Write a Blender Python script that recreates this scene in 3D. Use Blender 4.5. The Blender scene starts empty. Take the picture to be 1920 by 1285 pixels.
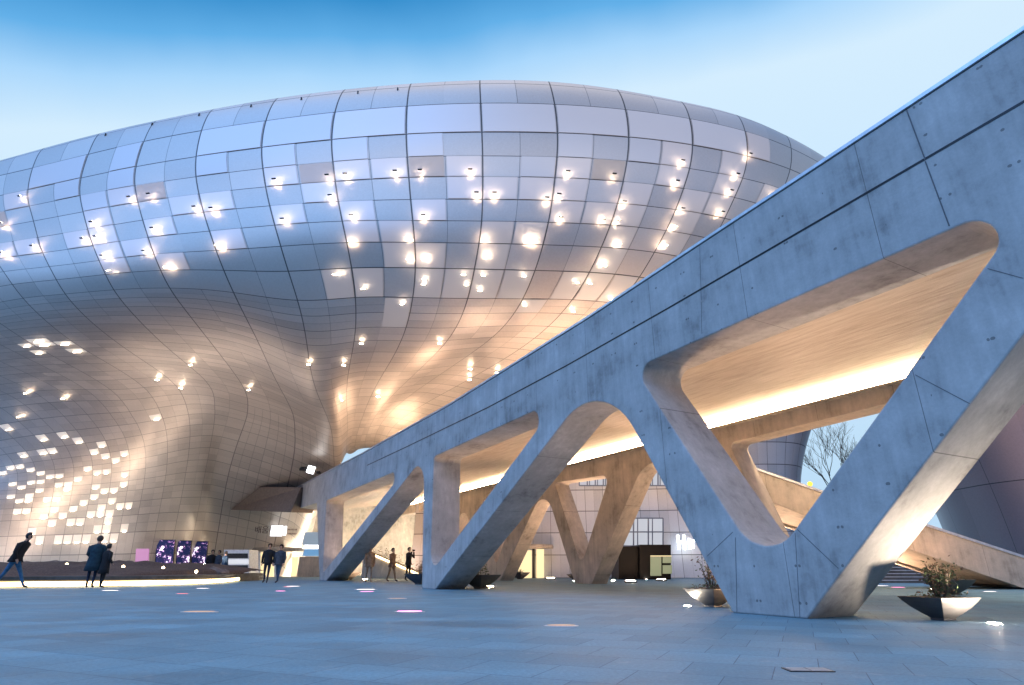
import bpy, bmesh, math, random
from mathutils import Vector, Matrix
import numpy as np
random.seed(7)
R = math.radians
SC = bpy.context.scene
COL = SC.collection

# ------------------------------------------------------------------ camera
F, HZ, HC = 1100.0, 1065.0, 0.7          # focal length and horizon in photo pixels, eye height
PITCH = math.atan((HZ - 642.5) / F)
cp, sp = math.cos(PITCH), math.sin(PITCH)
cam = bpy.data.cameras.new('camera'); co = bpy.data.objects.new('camera', cam); COL.objects.link(co)
co.location = (0, 0, HC); co.rotation_euler = (math.pi/2 + PITCH, 0, 0)
cam.sensor_width = 36; cam.lens = 36 * F / 1920; cam.clip_end = 3000; cam.clip_start = .05
SC.camera = co

# ------------------------------------------------------------------ light
w = bpy.data.worlds.new('World'); SC.world = w; w.use_nodes = True
nt = w.node_tree; nt.nodes.clear()
def wn(t, **k):
    n = nt.nodes.new(t)
    for a, b in k.items(): setattr(n, a, b)
    return n
wo = wn('ShaderNodeOutputWorld'); bg = wn('ShaderNodeBackground')
tc = wn('ShaderNodeTexCoord'); dt = wn('ShaderNodeVectorMath', operation='DOT_PRODUCT')
dt.inputs[1].default_value = (-.13, -.5, 1.0)
ns = wn('ShaderNodeTexNoise'); ns.inputs['Scale'].default_value = 2.2; ns.inputs['Detail'].default_value = 4
nm = wn('ShaderNodeMath', operation='MULTIPLY_ADD'); nm.inputs[1].default_value = .10; nm.inputs[2].default_value = -.05
ad = wn('ShaderNodeMath', operation='ADD')
mr = wn('ShaderNodeMapRange'); mr.inputs['From Min'].default_value = -.6; mr.inputs['From Max'].default_value = 1.2
rp = wn('ShaderNodeValToRGB')
L = nt.links.new
L(tc.outputs['Generated'], dt.inputs[0]); L(tc.outputs['Generated'], ns.inputs['Vector'])
L(ns.outputs['Fac'], nm.inputs[0]); L(dt.outputs['Value'], ad.inputs[0]); L(nm.outputs[0], ad.inputs[1])
L(ad.outputs[0], mr.inputs['Value']); L(mr.outputs[0], rp.inputs['Fac'])
def g2f(g): return (g + .6) / 1.8
els = [(-.5, (.50, .72, .93)), (.1, (.62, .82, 1.0)), (.31, (.66, .85, 1.0)), (.385, (.40, .68, .98)), (.44, (.13, .44, .82)),
       (.50, (.03, .26, .60)), (.60, (.05, .32, .85)), (.80, (.24, .50, 1.05)), (1.15, (.5, .68, 1.15))]
e = rp.color_ramp.elements
while len(e) < len(els): e.new(.5)
for i, (g, c) in enumerate(els):
    e[i].position = g2f(g); e[i].color = (*c, 1)
sxw = wn('ShaderNodeSeparateXYZ'); L(tc.outputs['Generated'], sxw.inputs[0])
bk_ = wn('ShaderNodeMapRange', interpolation_type='SMOOTHSTEP'); bk_.inputs['From Min'].default_value = .25; bk_.inputs['From Max'].default_value = -.35
L(sxw.outputs['Y'], bk_.inputs['Value'])
rb = wn('ShaderNodeValToRGB'); L(sxw.outputs['Z'], rb.inputs['Fac'])       # eastern sky: dark over the city, deep blue above
e = rb.color_ramp.elements; e.new(.5)
for i, (p_, c_) in enumerate(((.03, (.06, .09, .17)), (.38, (.47, .47, .56)), (.85, (.52, .64, 1.02)))): e[i].position = p_; e[i].color = (*c_, 1)
mx = wn('ShaderNodeMix', data_type='RGBA'); L(bk_.outputs[0], mx.inputs[0]); L(rp.outputs['Color'], mx.inputs[6]); L(rb.outputs['Color'], mx.inputs[7])
zn = wn('ShaderNodeMapRange', interpolation_type='SMOOTHSTEP'); zn.inputs['From Min'].default_value = .82; zn.inputs['From Max'].default_value = .97
L(sxw.outputs['Z'], zn.inputs['Value'])
mz = wn('ShaderNodeMix', data_type='RGBA'); L(zn.outputs[0], mz.inputs[0]); L(mx.outputs[2], mz.inputs[6]); mz.inputs[7].default_value = (1.5, 1.4, 1.4, 1)
L(mz.outputs[2], bg.inputs['Color']); bg.inputs['Strength'].default_value = 1.0
L(bg.outputs[0], wo.inputs['Surface'])
sun = bpy.data.lights.new('twilight_sun', 'SUN'); sun.energy = 1.75; sun.angle = R(60); sun.color = (.08, .40, 1.0)
so = bpy.data.objects.new('twilight_sun', sun); COL.objects.link(so)
so.rotation_euler = (R(52), 0, R(-45))
SC.view_settings.view_transform = 'Standard'; SC.view_settings.look = 'None'
SC.view_settings.exposure = 0.0; SC.view_settings.gamma = 1.0
SC.cycles.use_light_tree = True
SC.cycles.max_bounces = 6; SC.cycles.sample_clamp_indirect = 4.0; SC.cycles.use_denoising = True
SC.cycles.caustics_reflective = False; SC.cycles.caustics_refractive = False

# ------------------------------------------------------------------ helpers
def ray(x, y):
    u = (x - 960) / F; v = (642.5 - y) / F
    return Vector((u, cp - v*sp, sp + v*cp))
def at(x, y, fwd):                        # point on the sight line at a forward distance
    r = ray(x, y); return Vector((0, 0, HC)) + r * (fwd / r.y)
def atz(x, y, z):
    r = ray(x, y); return Vector((0, 0, HC)) + r * ((z - HC) / r.z)
def proj(p):
    z = p[2] - HC; d = p[1]*cp + z*sp; up = -p[1]*sp + z*cp
    return 960 + F*p[0]/d, 642.5 - F*up/d

def tag(o, label=None, cat=None, group=None, kind=None):
    if label: o['label'] = label
    if cat: o['category'] = cat
    if group: o['group'] = group
    if kind: o['kind'] = kind
    return o
def empty(name, loc=(0, 0, 0), rz=0, **k):
    o = bpy.data.objects.new(name, None); COL.objects.link(o)
    o.location = loc; o.rotation_euler = (0, 0, rz); o.empty_display_size = .2
    return tag(o, **k)

class MB:
    def __init__(s): s.v = []; s.f = []; s.mi = []
    def add(s, vs, fs, m=0):
        b = len(s.v); s.v += [tuple(p) for p in vs]
        for f in fs: s.f.append(tuple(b + i for i in f)); s.mi.append(m)
        return s
    def box(s, c, d, rz=0, m=0, rx=0, ry=0):
        M = Matrix.Rotation(rz, 3, 'Z') @ Matrix.Rotation(ry, 3, 'Y') @ Matrix.Rotation(rx, 3, 'X')
        vs = [Vector(c) + M @ Vector((x*d[0]/2, y*d[1]/2, z*d[2]/2)) for x in (-1, 1) for y in (-1, 1) for z in (-1, 1)]
        return s.add(vs, [(0,1,3,2), (4,6,7,5), (0,4,5,1), (2,3,7,6), (0,2,6,4), (1,5,7,3)], m)
    def prism(s, poly, z0, z1, m=0):      # poly in xy, counter-clockwise
        n = len(poly)
        vs = [(p[0], p[1], z0) for p in poly] + [(p[0], p[1], z1) for p in poly]
        fs = [tuple(reversed(range(n))), tuple(range(n, 2*n))] + [(i, (i+1) % n, n + (i+1) % n, n + i) for i in range(n)]
        return s.add(vs, fs, m)
    def hexa(s, front, back, m=0):        # two matching loops joined into a solid
        n = len(front)
        return s.add(list(front) + list(back), [tuple(range(n)), tuple(reversed(range(n, 2*n)))] +
                     [((i+1) % n, i, n + i, n + (i+1) % n) for i in range(n)], m)
    def tube(s, pts, rad, n=8, m=0, cap=True):
        pts = [Vector(p) for p in pts]; rs = rad if hasattr(rad, '__len__') else [rad]*len(pts)
        vs = []; prev = None
        for i, p in enumerate(pts):
            t = (pts[min(i+1, len(pts)-1)] - pts[max(i-1, 0)]).normalized()
            a = prev - t*prev.dot(t) if prev is not None else t.orthogonal()
            if a.length < 1e-6: a = t.orthogonal()
            a.normalize(); prev = a; b = t.cross(a)
            for k in range(n):
                q = 2*math.pi*k/n; vs.append(p + (a*math.cos(q) + b*math.sin(q))*rs[i])
        fs = [(i*n+k, i*n+(k+1) % n, (i+1)*n+(k+1) % n, (i+1)*n+k) for i in range(len(pts)-1) for k in range(n)]
        if cap: fs += [tuple(reversed(range(n))), tuple(range((len(pts)-1)*n, len(pts)*n))]
        return s.add(vs, fs, m)
    def lathe(s, prof, n=24, c=(0, 0, 0), m=0, sx=1, sy=1, ph=0):
        vs = []; fs = []
        for r_, z in prof:
            for k in range(n):
                q = 2*math.pi*k/n + ph; vs.append((c[0]+r_*math.cos(q)*sx, c[1]+r_*math.sin(q)*sy, c[2]+z))
        for i in range(len(prof)-1):
            for k in range(n): fs.append((i*n+k, i*n+(k+1) % n, (i+1)*n+(k+1) % n, (i+1)*n+k))
        fs += [tuple(reversed(range(n))), tuple(range((len(prof)-1)*n, len(prof)*n))]
        return s.add(vs, fs, m)
    def build(s, name, mats, parent=None, smooth=False, bevel=0):
        me = bpy.data.meshes.new(name); me.from_pydata(s.v, [], s.f)
        for q in (mats if isinstance(mats, (list, tuple)) else [mats]): me.materials.append(q)
        me.polygons.foreach_set('material_index', s.mi)
        if smooth: me.polygons.foreach_set('use_smooth', [True]*len(me.polygons))
        me.validate(); me.update()
        o = bpy.data.objects.new(name, me); COL.objects.link(o); o.parent = parent
        if bevel:
            b = o.modifiers.new('bevel', 'BEVEL'); b.width = bevel; b.segments = 2; b.limit_method = 'ANGLE'
        return o

class NT:                                 # tiny node-graph helper
    def __init__(s, name):
        s.m = bpy.data.materials.new(name); s.m.use_nodes = True; s.t = s.m.node_tree; s.t.nodes.clear()
        s.out = s.n('ShaderNodeOutputMaterial'); s.bs = s.n('ShaderNodeBsdfPrincipled'); s.l(s.bs.outputs[0], s.out.inputs['Surface'])
    def n(s, t, **k):
        x = s.t.nodes.new(t)
        for a, b in k.items():
            setattr(x, a, b)
        return x
    def l(s, a, b): s.t.links.new(a, b)
    def put(s, sock, v):
        if v is None: return
        if hasattr(v, 'is_output') or isinstance(v, bpy.types.NodeSocket): s.l(v, sock)
        else: sock.default_value = v
    def math(s, op, a, b=None, c=None, clamp=False):
        x = s.n('ShaderNodeMath', operation=op, use_clamp=clamp)
        for i, v in enumerate((a, b, c)): s.put(x.inputs[i], v)
        return x.outputs[0]
    def noise(s, vec, scale, detail=4, rough=.55, col=False):
        x = s.n('ShaderNodeTexNoise'); s.put(x.inputs['Vector'], vec)
        x.inputs['Scale'].default_value = scale; x.inputs['Detail'].default_value = detail; x.inputs['Roughness'].default_value = rough
        return x.outputs['Color' if col else 'Fac']
    def ramp(s, v, stops):
        x = s.n('ShaderNodeValToRGB'); s.l(v, x.inputs[0]); e = x.color_ramp.elements
        while len(e) < len(stops): e.new(.5)
        for i, (p, c) in enumerate(stops):
            e[i].position = p; e[i].color = (*c, 1) if hasattr(c, '__len__') else (c, c, c, 1)
        return x.outputs[0]
    def rng(s, v, a, b, c, d):
        x = s.n('ShaderNodeMapRange'); s.put(x.inputs[0], v)
        for i, q in enumerate((a, b, c, d)): x.inputs[i+1].default_value = q
        return x.outputs[0]
    def mix(s, f, a, b, mode='MIX'):
        x = s.n('ShaderNodeMix', data_type='RGBA', blend_type=mode)
        s.put(x.inputs[0], f)
        for i, v in ((6, a), (7, b)):
            if isinstance(v, (tuple, list)): v = (*v[:3], 1)
            s.put(x.inputs[i], v)
        return x.outputs[2]
    def obj(s, scale=(1, 1, 1), rot=(0, 0, 0)):
        t = s.n('ShaderNodeTexCoord'); mp = s.n('ShaderNodeMapping'); s.l(t.outputs['Object'], mp.inputs[0])
        mp.inputs['Scale'].default_value = scale; mp.inputs['Rotation'].default_value = rot
        return mp.outputs[0]
    def bump(s, h, strength=.3, dist=.02):
        b = s.n('ShaderNodeBump'); b.inputs['Strength'].default_value = strength; b.inputs['Distance'].default_value = dist
        s.l(h, b.inputs['Height']); s.l(b.outputs[0], s.bs.inputs['Normal'])
    def base(s, c=None, rough=None, metal=None):
        if c is not None: s.put(s.bs.inputs['Base Color'], (*c, 1) if isinstance(c, tuple) else c)
        s.put(s.bs.inputs['Roughness'], rough); s.put(s.bs.inputs['Metallic'], metal)
        return s.m
def plain(name, c, rough=.6, metal=0, var=.15, scale=6):
    a = NT(name); n = a.noise(a.obj(), scale)
    k = a.ramp(n, [(.3, tuple(q*(1-var) for q in c)), (.7, tuple(min(1, q*(1+var)) for q in c))])
    return a.base(k, rough, metal)
def glow(name, c, s):
    a = NT(name); a.base((.05, .05, .05)); a.bs.inputs['Emission Color'].default_value = (*c, 1)
    a.bs.inputs['Emission Strength'].default_value = s
    return a.m

# ------------------------------------------------------------------ materials
def concrete(name, col=(.45, .44, .43), joint=2.44, holes=True, board=False, hz=.0):
    a = NT(name); v = a.obj()
    sx = a.n('ShaderNodeSeparateXYZ'); a.l(v, sx.inputs[0]); X, Y, Z = sx.outputs
    n1 = a.noise(v, .9, 6, .65); n2 = a.noise(a.obj((3, 3, .35)), 2.2, 5, .6); n3 = a.noise(v, 22, 4, .7)
    big = a.math('ADD', a.math('MULTIPLY', n1, .72), a.math('MULTIPLY', n2, .28))
    k = a.ramp(big, [(.34, tuple(q*.50 for q in col)), (.46, tuple(q*.90 for q in col)), (.56, tuple(q*1.08 for q in col)), (.68, tuple(q*1.35 for q in col))])
    k = a.mix(.25, k, a.ramp(n3, [(.3, .28), (.7, .5)]), 'OVERLAY')
    def dist_to(coord, period, off=0.0):
        return a.math('ABSOLUTE', a.math('SUBTRACT', a.math('FRACT', a.math('ADD', a.math('DIVIDE', coord, period), off)), .5))
    jl = a.math('GREATER_THAN', dist_to(X, joint, .17), .5 - .006/joint*1.0)
    lines = jl
    if holes:
        dx = a.math('MULTIPLY', dist_to(X, .80, .25), .80); dz = a.math('MULTIPLY', dist_to(Z, .52, .1), .52)
        wob = a.math('MULTIPLY', a.math('SUBTRACT', a.noise(v, .6, 2), .5), .55)
        dx = a.math('ADD', dx, wob)
        d = a.math('SQRT', a.math('ADD', a.math('MULTIPLY', dx, dx), a.math('MULTIPLY', dz, dz)))
        tcn = a.n('ShaderNodeTexCoord'); sn = a.n('ShaderNodeSeparateXYZ'); a.l(tcn.outputs['Normal'], sn.inputs[0])
        flat_ = a.math('GREATER_THAN', a.math('ABSOLUTE', sn.outputs[1]), .8)
        lines = a.math('MAXIMUM', lines, a.math('MULTIPLY', flat_, a.math('LESS_THAN', d, .021)))
    k = a.mix(a.math('MULTIPLY', lines, .6), k, (.05, .05, .05))
    h = a.math('SUBTRACT', a.math('ADD', a.math('MULTIPLY', n3, .35), n1), a.math('MULTIPLY', lines, 1.5))
    a.bump(h, .35, .02)
    a.bs.inputs['Specular IOR Level'].default_value = .3
    return a.base(k, a.rng(n1, .3, .7, .5, .75), 0)
M = {}
M['concrete'] = concrete('fair_faced_concrete')
M['concrete_plain'] = concrete('plain_concrete', (.52, .46, .39), holes=False)
def soffit():
    a = NT('troweled_soffit'); n1 = a.noise(a.obj((.5, 2.4, 1)), 2.5, 6, .6); n2 = a.noise(a.obj((1, 3.5, 1)), 1.0, 4, .6)
    k = a.ramp(n1, [(.3, (.34, .26, .20)), (.5, (.44, .36, .29)), (.75, (.52, .44, .37))])
    a.bump(a.math('ADD', n1, n2), .25, .04)
    return a.base(k, .5, 0)
M['soffit'] = soffit()
M['coping'] = plain('pale_metal_coping', (.72, .74, .78), .35, .6)
M['dark'] = plain('dark_metal', (.025, .026, .03), .35, .5)
M['black'] = plain('black_cladding', (.003, .003, .0035), .4, 0)
M['warm_cove'] = glow('warm_cove_light', (1.0, .71, .43), 85)
M['warm_strip'] = glow('warm_strip_light', (1.0, .72, .36), 9)
M['lamp'] = glow('warm_white_lamp', (1.0, .72, .48), 360); M['lamp_low'] = glow('soft_warm_lamp', (1.0, .78, .56), 70)
a = NT('backlit_perforated_panel'); M['panel_lit'] = a.base((.7, .68, .66), .5, .1); a.bs.inputs['Emission Color'].default_value = (1, .84, .66, 1); a.bs.inputs['Emission Strength'].default_value = .35
M['lamp_panel'] = glow('panel_lamp', (1, .80, .58), 24)
M['white_lit'] = glow('cool_white_lightbox', (.93, .95, 1.0), 2.2)
M['wash'] = glow('wall_wash_lamp', (1.0, .95, .88), 14)
M['pink'] = glow('pink_ground_lamp', (1.0, .25, .55), 4); M['red'] = glow('red_ground_lamp', (1.0, .16, .14), 2.5)
M['whitelamp'] = glow('white_ground_lamp', (1.0, .88, .85), 3.5); M['amber'] = glow('amber_ground_lamp', (1.0, .62, .4), .7)
M['flood'] = glow('uplight_lens', (1.0, .85, .66), 420)
M['spotlens'] = glow('soffit_fill_lens', (1.0, .62, .38), 900)
M['ramp_lens'] = glow('ramp_fill_lens', (1, .52, .22), 420)
M['interior'] = glow('lit_interior', (1.0, .78, .42), 1.25)
M['interior_g'] = glow('greenish_lit_interior', (.70, .78, .42), .35)
M['window_lit'] = glow('pale_lit_window', (.86, .90, 1.0), .62)

def skin_mat(name, base=(.64, .585, .54), rough=.50, uvscale=(1, 1), lines=.0135, dark=.02):
    a = NT(name)
    at_ = a.n('ShaderNodeAttribute'); at_.attribute_name = 'panel'
    sx = a.n('ShaderNodeSeparateXYZ'); a.l(at_.outputs['Vector'], sx.inputs[0]); U, V, DN = sx.outputs
    def edge(x, wd):                      # 1 on a seam at every integer of x
        f = a.math('FRACT', x); d = a.math('MINIMUM', f, a.math('SUBTRACT', 1.0, f))
        return a.math('LESS_THAN', d, wd)
    U2 = a.math('MULTIPLY', U, 2.0)
    cu = a.math('FLOOR', U2); cv = a.math('FLOOR', V)
    def rnd(x, y, z):
        c = a.n('ShaderNodeCombineXYZ'); a.put(c.inputs[0], x); a.put(c.inputs[1], y); c.inputs[2].default_value = z
        n = a.n('ShaderNodeTexWhiteNoise'); n.noise_dimensions = '3D'; a.l(c.outputs[0], n.inputs['Vector']); return n.outputs['Value']
    major = edge(U, lines*.75); minor = edge(U2, lines*.55); rows = edge(V, lines*1.25)
    r1 = rnd(a.math('FLOOR', U), cv, 3.0)
    # some panels are split again below the belly, and the minor seam is left out on others
    low = a.math('GREATER_THAN', V, 9.0)
    sub = a.math('MULTIPLY', edge(a.math('MULTIPLY', V, 2.0), lines*1.6), a.math('GREATER_THAN', a.math('ADD', r1, a.math('MULTIPLY', low, .2)), .55))
    sub = a.math('MULTIPLY', sub, low)
    minor = a.math('MULTIPLY', minor, a.math('LESS_THAN', rnd(a.math('FLOOR', U), a.math('FLOOR', a.math('DIVIDE', V, 3.0)), 9.0), .86))
    dense = a.math('MULTIPLY', edge(a.math('MULTIPLY', U, 6.0), lines*2.0), DN)
    al = a.math('MAXIMUM', a.math('MAXIMUM', a.math('MULTIPLY', minor, .75), a.math('MAXIMUM', major, rows)), a.math('MAXIMUM', a.math('MULTIPLY', sub, .55), a.math('MULTIPLY', dense, .6)))
    tone = rnd(cu, a.math('FLOOR', a.math('MULTIPLY', V, a.math('ADD', 1.0, low))), 5.0)
    # perforation: a fine dotted screen seen only as a faint mottling
    fine = a.noise(a.obj(), 9.0, 5, .7)
    k = a.ramp(tone, [(0, tuple(q*.89 for q in base)), (1, tuple(min(1, q*1.08) for q in base))])
    k = a.mix(.18, k, a.ramp(fine, [(.35, .3), (.65, .6)]), 'OVERLAY')
    k = a.mix(a.math('MULTIPLY', a.math('MULTIPLY', al, .88), a.rng(V, 8, 14, 1, .7)), k, (dark, dark, dark*1.2))
    a.bump(a.math('SUBTRACT', a.math('MULTIPLY', a.noise(a.obj(), .8, 2), .35), a.math('MULTIPLY', al, .5)), .22, .05)
    a.l(a.math('SUBTRACT', 0.55, a.math('MULTIPLY', al, .5)), a.bs.inputs['Metallic'])
    return a.base(k, a.math('SUBTRACT', a.rng(tone, 0, 1, rough-.03, rough+.04), a.rng(V, 9, 13, 0, .04)))
M['skin'] = skin_mat('brushed_aluminium_skin')
M['facade'] = skin_mat('pale_panel_facade', (.62, .62, .64), .45)
M['facade_dark'] = skin_mat('smooth_grey_panels', (.30, .25, .27), .42, lines=.004)

def paving():
    a = NT('stone_paving'); v = a.obj(rot=(0, 0, R(24.8)))
    br = a.n('ShaderNodeTexBrick'); a.l(v, br.inputs['Vector']); br.offset = .5
    br.inputs['Scale'].default_value = 1.0; br.inputs['Brick Width'].default_value = .60; br.inputs['Row Height'].default_value = .60
    br.inputs['Mortar Size'].default_value = .004; br.inputs['Mortar Smooth'].default_value = .3; br.inputs['Bias'].default_value = 0
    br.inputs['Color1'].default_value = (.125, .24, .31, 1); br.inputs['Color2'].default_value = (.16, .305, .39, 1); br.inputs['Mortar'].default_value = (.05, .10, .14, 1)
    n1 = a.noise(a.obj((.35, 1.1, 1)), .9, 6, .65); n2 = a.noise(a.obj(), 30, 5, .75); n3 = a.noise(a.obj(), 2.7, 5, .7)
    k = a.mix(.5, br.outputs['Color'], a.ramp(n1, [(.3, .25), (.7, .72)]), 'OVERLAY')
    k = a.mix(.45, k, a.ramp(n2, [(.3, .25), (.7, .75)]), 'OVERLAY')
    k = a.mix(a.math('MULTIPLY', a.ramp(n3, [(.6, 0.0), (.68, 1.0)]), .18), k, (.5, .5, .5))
    a.bump(a.math('ADD', a.math('MULTIPLY', br.outputs['Fac'], -1.0), a.math('MULTIPLY', n2, .3)), .3, .01)
    a.bs.inputs['Specular IOR Level'].default_value = .35
    return a.base(k, a.rng(n1, .3, .7, .42, .65), 0)
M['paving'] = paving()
M['joint'] = plain('joint_shadow', (.13, .13, .14), .9)
M['mullion'] = plain('grey_blue_mullion', (.16, .18, .24), .5)
M['mulch'] = plain('dark_soil', (.085, .055, .045), .95, 0, .5, 14)
M['rock'] = plain('grey_brown_rock', (.16, .125, .11), .9, 0, .45, 5)
M['slab'] = plain('dark_stone_edge', (.10, .095, .09), .6, 0, .3, 3)
M['black'].node_tree.nodes['Principled BSDF'].inputs['Specular IOR Level'].default_value = .12
M['bowl'] = plain('black_glazed_bowl', (.06, .06, .064), .4, 0)
M['leaf'] = plain('dark_leaf', (.045, .075, .03), .6, 0, .5, 20)
M['leaf2'] = plain('russet_leaf', (.12, .06, .035), .6, 0, .5, 20)
M['bark'] = plain('bark', (.07, .055, .045), .9)
M['skin_tone'] = plain('skin', (.45, .27, .2), .55); M['hair'] = plain('black_hair', (.012, .01, .01), .5)
M['letters'] = plain('dark_letters', (.09, .05, .055), .5)
M['pinkposter'] = glow('pink_poster', (.72, .30, .62), .75)
M['glass'] = plain('dark_glass', (.02, .03, .03), .08)

# ------------------------------------------------------------------ ground
g = MB(); g.add([(-900, -300, 0), (900, -300, 0), (900, 1500, 0), (-900, 1500, 0)], [(0, 1, 2, 3)])
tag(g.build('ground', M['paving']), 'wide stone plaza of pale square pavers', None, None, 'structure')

# ------------------------------------------------------------------ the great metal building
ZR = [31, 29, 25.8, 23.7, 21.6, 19.6, 18.2, 17, 16.2, 15.5]
UP = {  # column u: x list, y list (rows 0-9)
 -15: ([-612,-625,-618,-605,-588,-565,-535,-495,-445,-390], [434,458,490,513,535,558,578,598,618,640]),
 -13: ([-450,-463,-460,-450,-437,-420,-395,-365,-325,-280], [402,427,460,485,508,532,553,575,597,622]),
 -11: ([-285,-300,-300,-292,-283,-268,-250,-225,-195,-160], [368,393,430,455,479,504,527,550,575,603]),
 -9: ([-112,-130,-133,-128,-120,-108,-92,-72,-50,-25], [330,359,396,423,449,476,499,524,552,582]),
 -8: ([-15,-35,-40,-36,-30,-22,-12,5,25,50], [305,338,377,405,430,461,487,509,540,568]),
 -7: ([78,60,50,56,64,72,80,94,108,125], [279,318,359,386,414,446,474,501,530,557]),
 -6: ([185,167,152,150,155,164,174,186,201,213], [251,291,337,366,397,431,461,490,518,545]),
 -5: ([290,271,252,254,259,268,278,288,301,309], [229,265,317,348,378,414,444,478,506,533]),
 -4: ([396,376,368,367,373,381,393,406,418,428], [208,245,298,331,364,398,434,471,501,530]),
 -3: ([518,497,490,495,498,507,515,527,535,543], [188,227,282,314,351,386,423,461,491,524]),
 -2: ([645,626,621,624,628,634,641,649,656,662], [173,210,267,303,341,379,414,455,491,522]),
 -1: ([768,763,762,764,767,770,774,779,782,780], [163,198,257,294,331,376,414,455,491,522]),
 0: ([900,901,903,905,905,905,903,897,890,880], [157,192,253,292,331,375,415,456,490,524]),
 1: ([1029,1041,1046,1044,1040,1035,1028,1019,1009,998], [159,195,254,295,332,378,417,459,494,529]),
 2: ([1158,1175,1179,1175,1169,1158,1144,1127,1109,1091], [173,204,262,302,340,382,423,463,501,536]),
 3: ([1279,1294,1299,1292,1281,1266,1248,1226,1206,1185], [196,220,277,316,353,394,433,472,509,543]),
 4: ([1382,1398,1403,1393,1378,1360,1338,1312,1288,1262], [218,244,298,335,370,410,450,490,525,558]),
 5: ([1473,1484,1482,1466,1448,1425,1400,1370,1340,1310], [256,277,320,355,392,432,472,512,548,580]),
 6: ([1553,1560,1550,1530,1508,1480,1450,1418,1385,1350], [300,318,355,388,424,462,500,540,575,606]),
 7: ([1630,1632,1612,1588,1562,1530,1498,1462,1425,1388], [355,370,400,430,464,500,536,572,605,634]),
}
LOW = {  # (x, y, forward distance) for rows 10-22
 -17: [(-425,675,40.2),(-362,696,40),(-298,718,39.7),(-230,742,39.3),(-162,768,39),(-98,798,38.7),(-40,832,38.6),(-8,865,38.8),(0,892,39.1),(-3,920,39.4),(-10,953,39.6),(-19,998,39.7),(-35,1086,39.7)],
 -15: [(-330,660,38.3),(-268,682,38.2),(-205,704,38),(-140,728,37.8),(-75,754,37.7),(-15,784,37.8),(35,818,38),(62,853,38.5),(70,884,39),(67,915,39.5),(60,950,40),(51,995,40.3),(35,1086,40.3)],
 -13: [(-225,645,36.6),(-165,668,36.6),(-105,690,36.5),(-45,714,36.5),(15,740,36.5),(70,770,36.8),(112,805,37.2),(133,842,38),(140,877,38.9),(137,911,39.8),(130,946,40.4),(121,992,40.8),(105,1086,40.8)],
 -11: [(-110,628,34.8),(-55,655,34.8),(0,678,34.9),(52,702,35),(105,728,35.3),(150,757,35.9),(185,790,36.9),(205,830,38.1),(211,870,39.4),(208,905,40.5),(201,942,41.1),(191,990,41.4),(174,1086,41.4)],
 -9: [(10,606,33),(55,637,33.2),(98,663,33.6),(143,689,34.1),(190,713,34.8),(228,742,35.8),(258,775,37.1),(276,815,38.7),(281,858,40.1),(277,897,41.3),(270,936,42),(260,987,42.3),(243,1086,42.3)],
 -8: [(82,600,32.2),(122,634,32.6),(162,660,33.1),(205,684,33.9),(245,708,34.9),(278,733,36.1),(300,765,37.4),(312,805,38.9),(315,850,40.5),(311,892,41.8),(304,932,42.5),(293,985,42.9),(275,1086,42.9)],
 -7: [(155,590,31.5),(192,622,32),(232,650,32.7),(270,678,33.7),(305,702,35),(335,727,36.4),(350,756,37.7),(358,795,39.2),(355,841,40.9),(348,885,42.3),(340,930,43.1),(328,985,43.6),(308,1086,43.7)],
 -6: [(237,575,30.8),(270,612,31.5),(305,646,32.4),(340,677,33.6),(372,700,35),(398,726,36.6),(407,752,38),(405,790,40),(397,840,42.5),(388,885,44.3),(381,930,45.4),(370,985,46),(350,1086,46.1)],
 -5: [(330,556,30),(358,596,31),(385,630,32.2),(412,662,33.6),(438,697,35.2),(457,728,36.9),(466,757,38.9),(445,800,41.8),(424,845,44.8),(412,890,47),(404,930,48.3),(396,985,49),(380,1086,49)],
 -4: [(441,553,29.9),(462,598,30.9),(484,634,32.2),(500,672,33.7),(512,705,35.4),(530,738,37.4),(550,775,40.6),(562,830,45),(556,885,49.5),(545,930,52.5),(538,965,53.5),(528,1010,54),(512,1086,54)],
 -3: [(566,580,29.6),(574,625,30.8),(578,665,32.3),(582,700,34),(591,735,36),(610,767,38.6),(626,812,44),(627,877,50),(608,920,54.5),(598,950,56),(590,985,56.5),(580,1020,56.5),(562,1086,56.5)],
}
R8 = {  # (x, y) for rows 10-17 on the right-hand columns
 -2: [(669,598),(662,642),(655,675),(649,708),(645,738),(648,768),(650,805),(650,849)],
 -1: [(769,598),(752,642),(735,675),(716,708),(700,735),(687,768),(672,806),(665,841)],
 0: [(872,592),(843,636),(806,676),(770,708),(740,740),(711,768),(690,806),(685,838)],
 1: [(971,581),(938,625),(886,658),(830,698),(780,732),(735,765),(706,806),(703,839)],
 2: [(1058,583),(1010,630),(955,668),(890,706),(825,742),(765,775),(724,812),(722,846)],
 3: [(1140,590),(1085,640),(1020,683),(945,722),(870,757),(800,785),(745,818),(742,848)],
 4: [(1205,610),(1140,660),(1065,703),(980,740),(900,772),(825,797),(765,825),(765,851)],
 5: [(1250,632),(1180,683),(1100,725),(1010,760),(925,788),(845,812),(785,835),(790,855)],
 6: [(1285,655),(1210,705),(1125,746),(1035,778),(945,805),(860,826),(810,848),(818,862)],
 7: [(1315,680),(1235,728),(1145,768),(1050,798),(960,822),(875,840),(835,860),(848,870)],
}
FR = [.05, .12, .21, .32, .44, .57, .78, 1.0]
US = sorted(set(UP) | {-17})
grid = {}                                 # (u, row) -> px, py, distance along the sight line
def tz(x, y, z): return (z - HC) / ray(x, y).z
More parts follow.
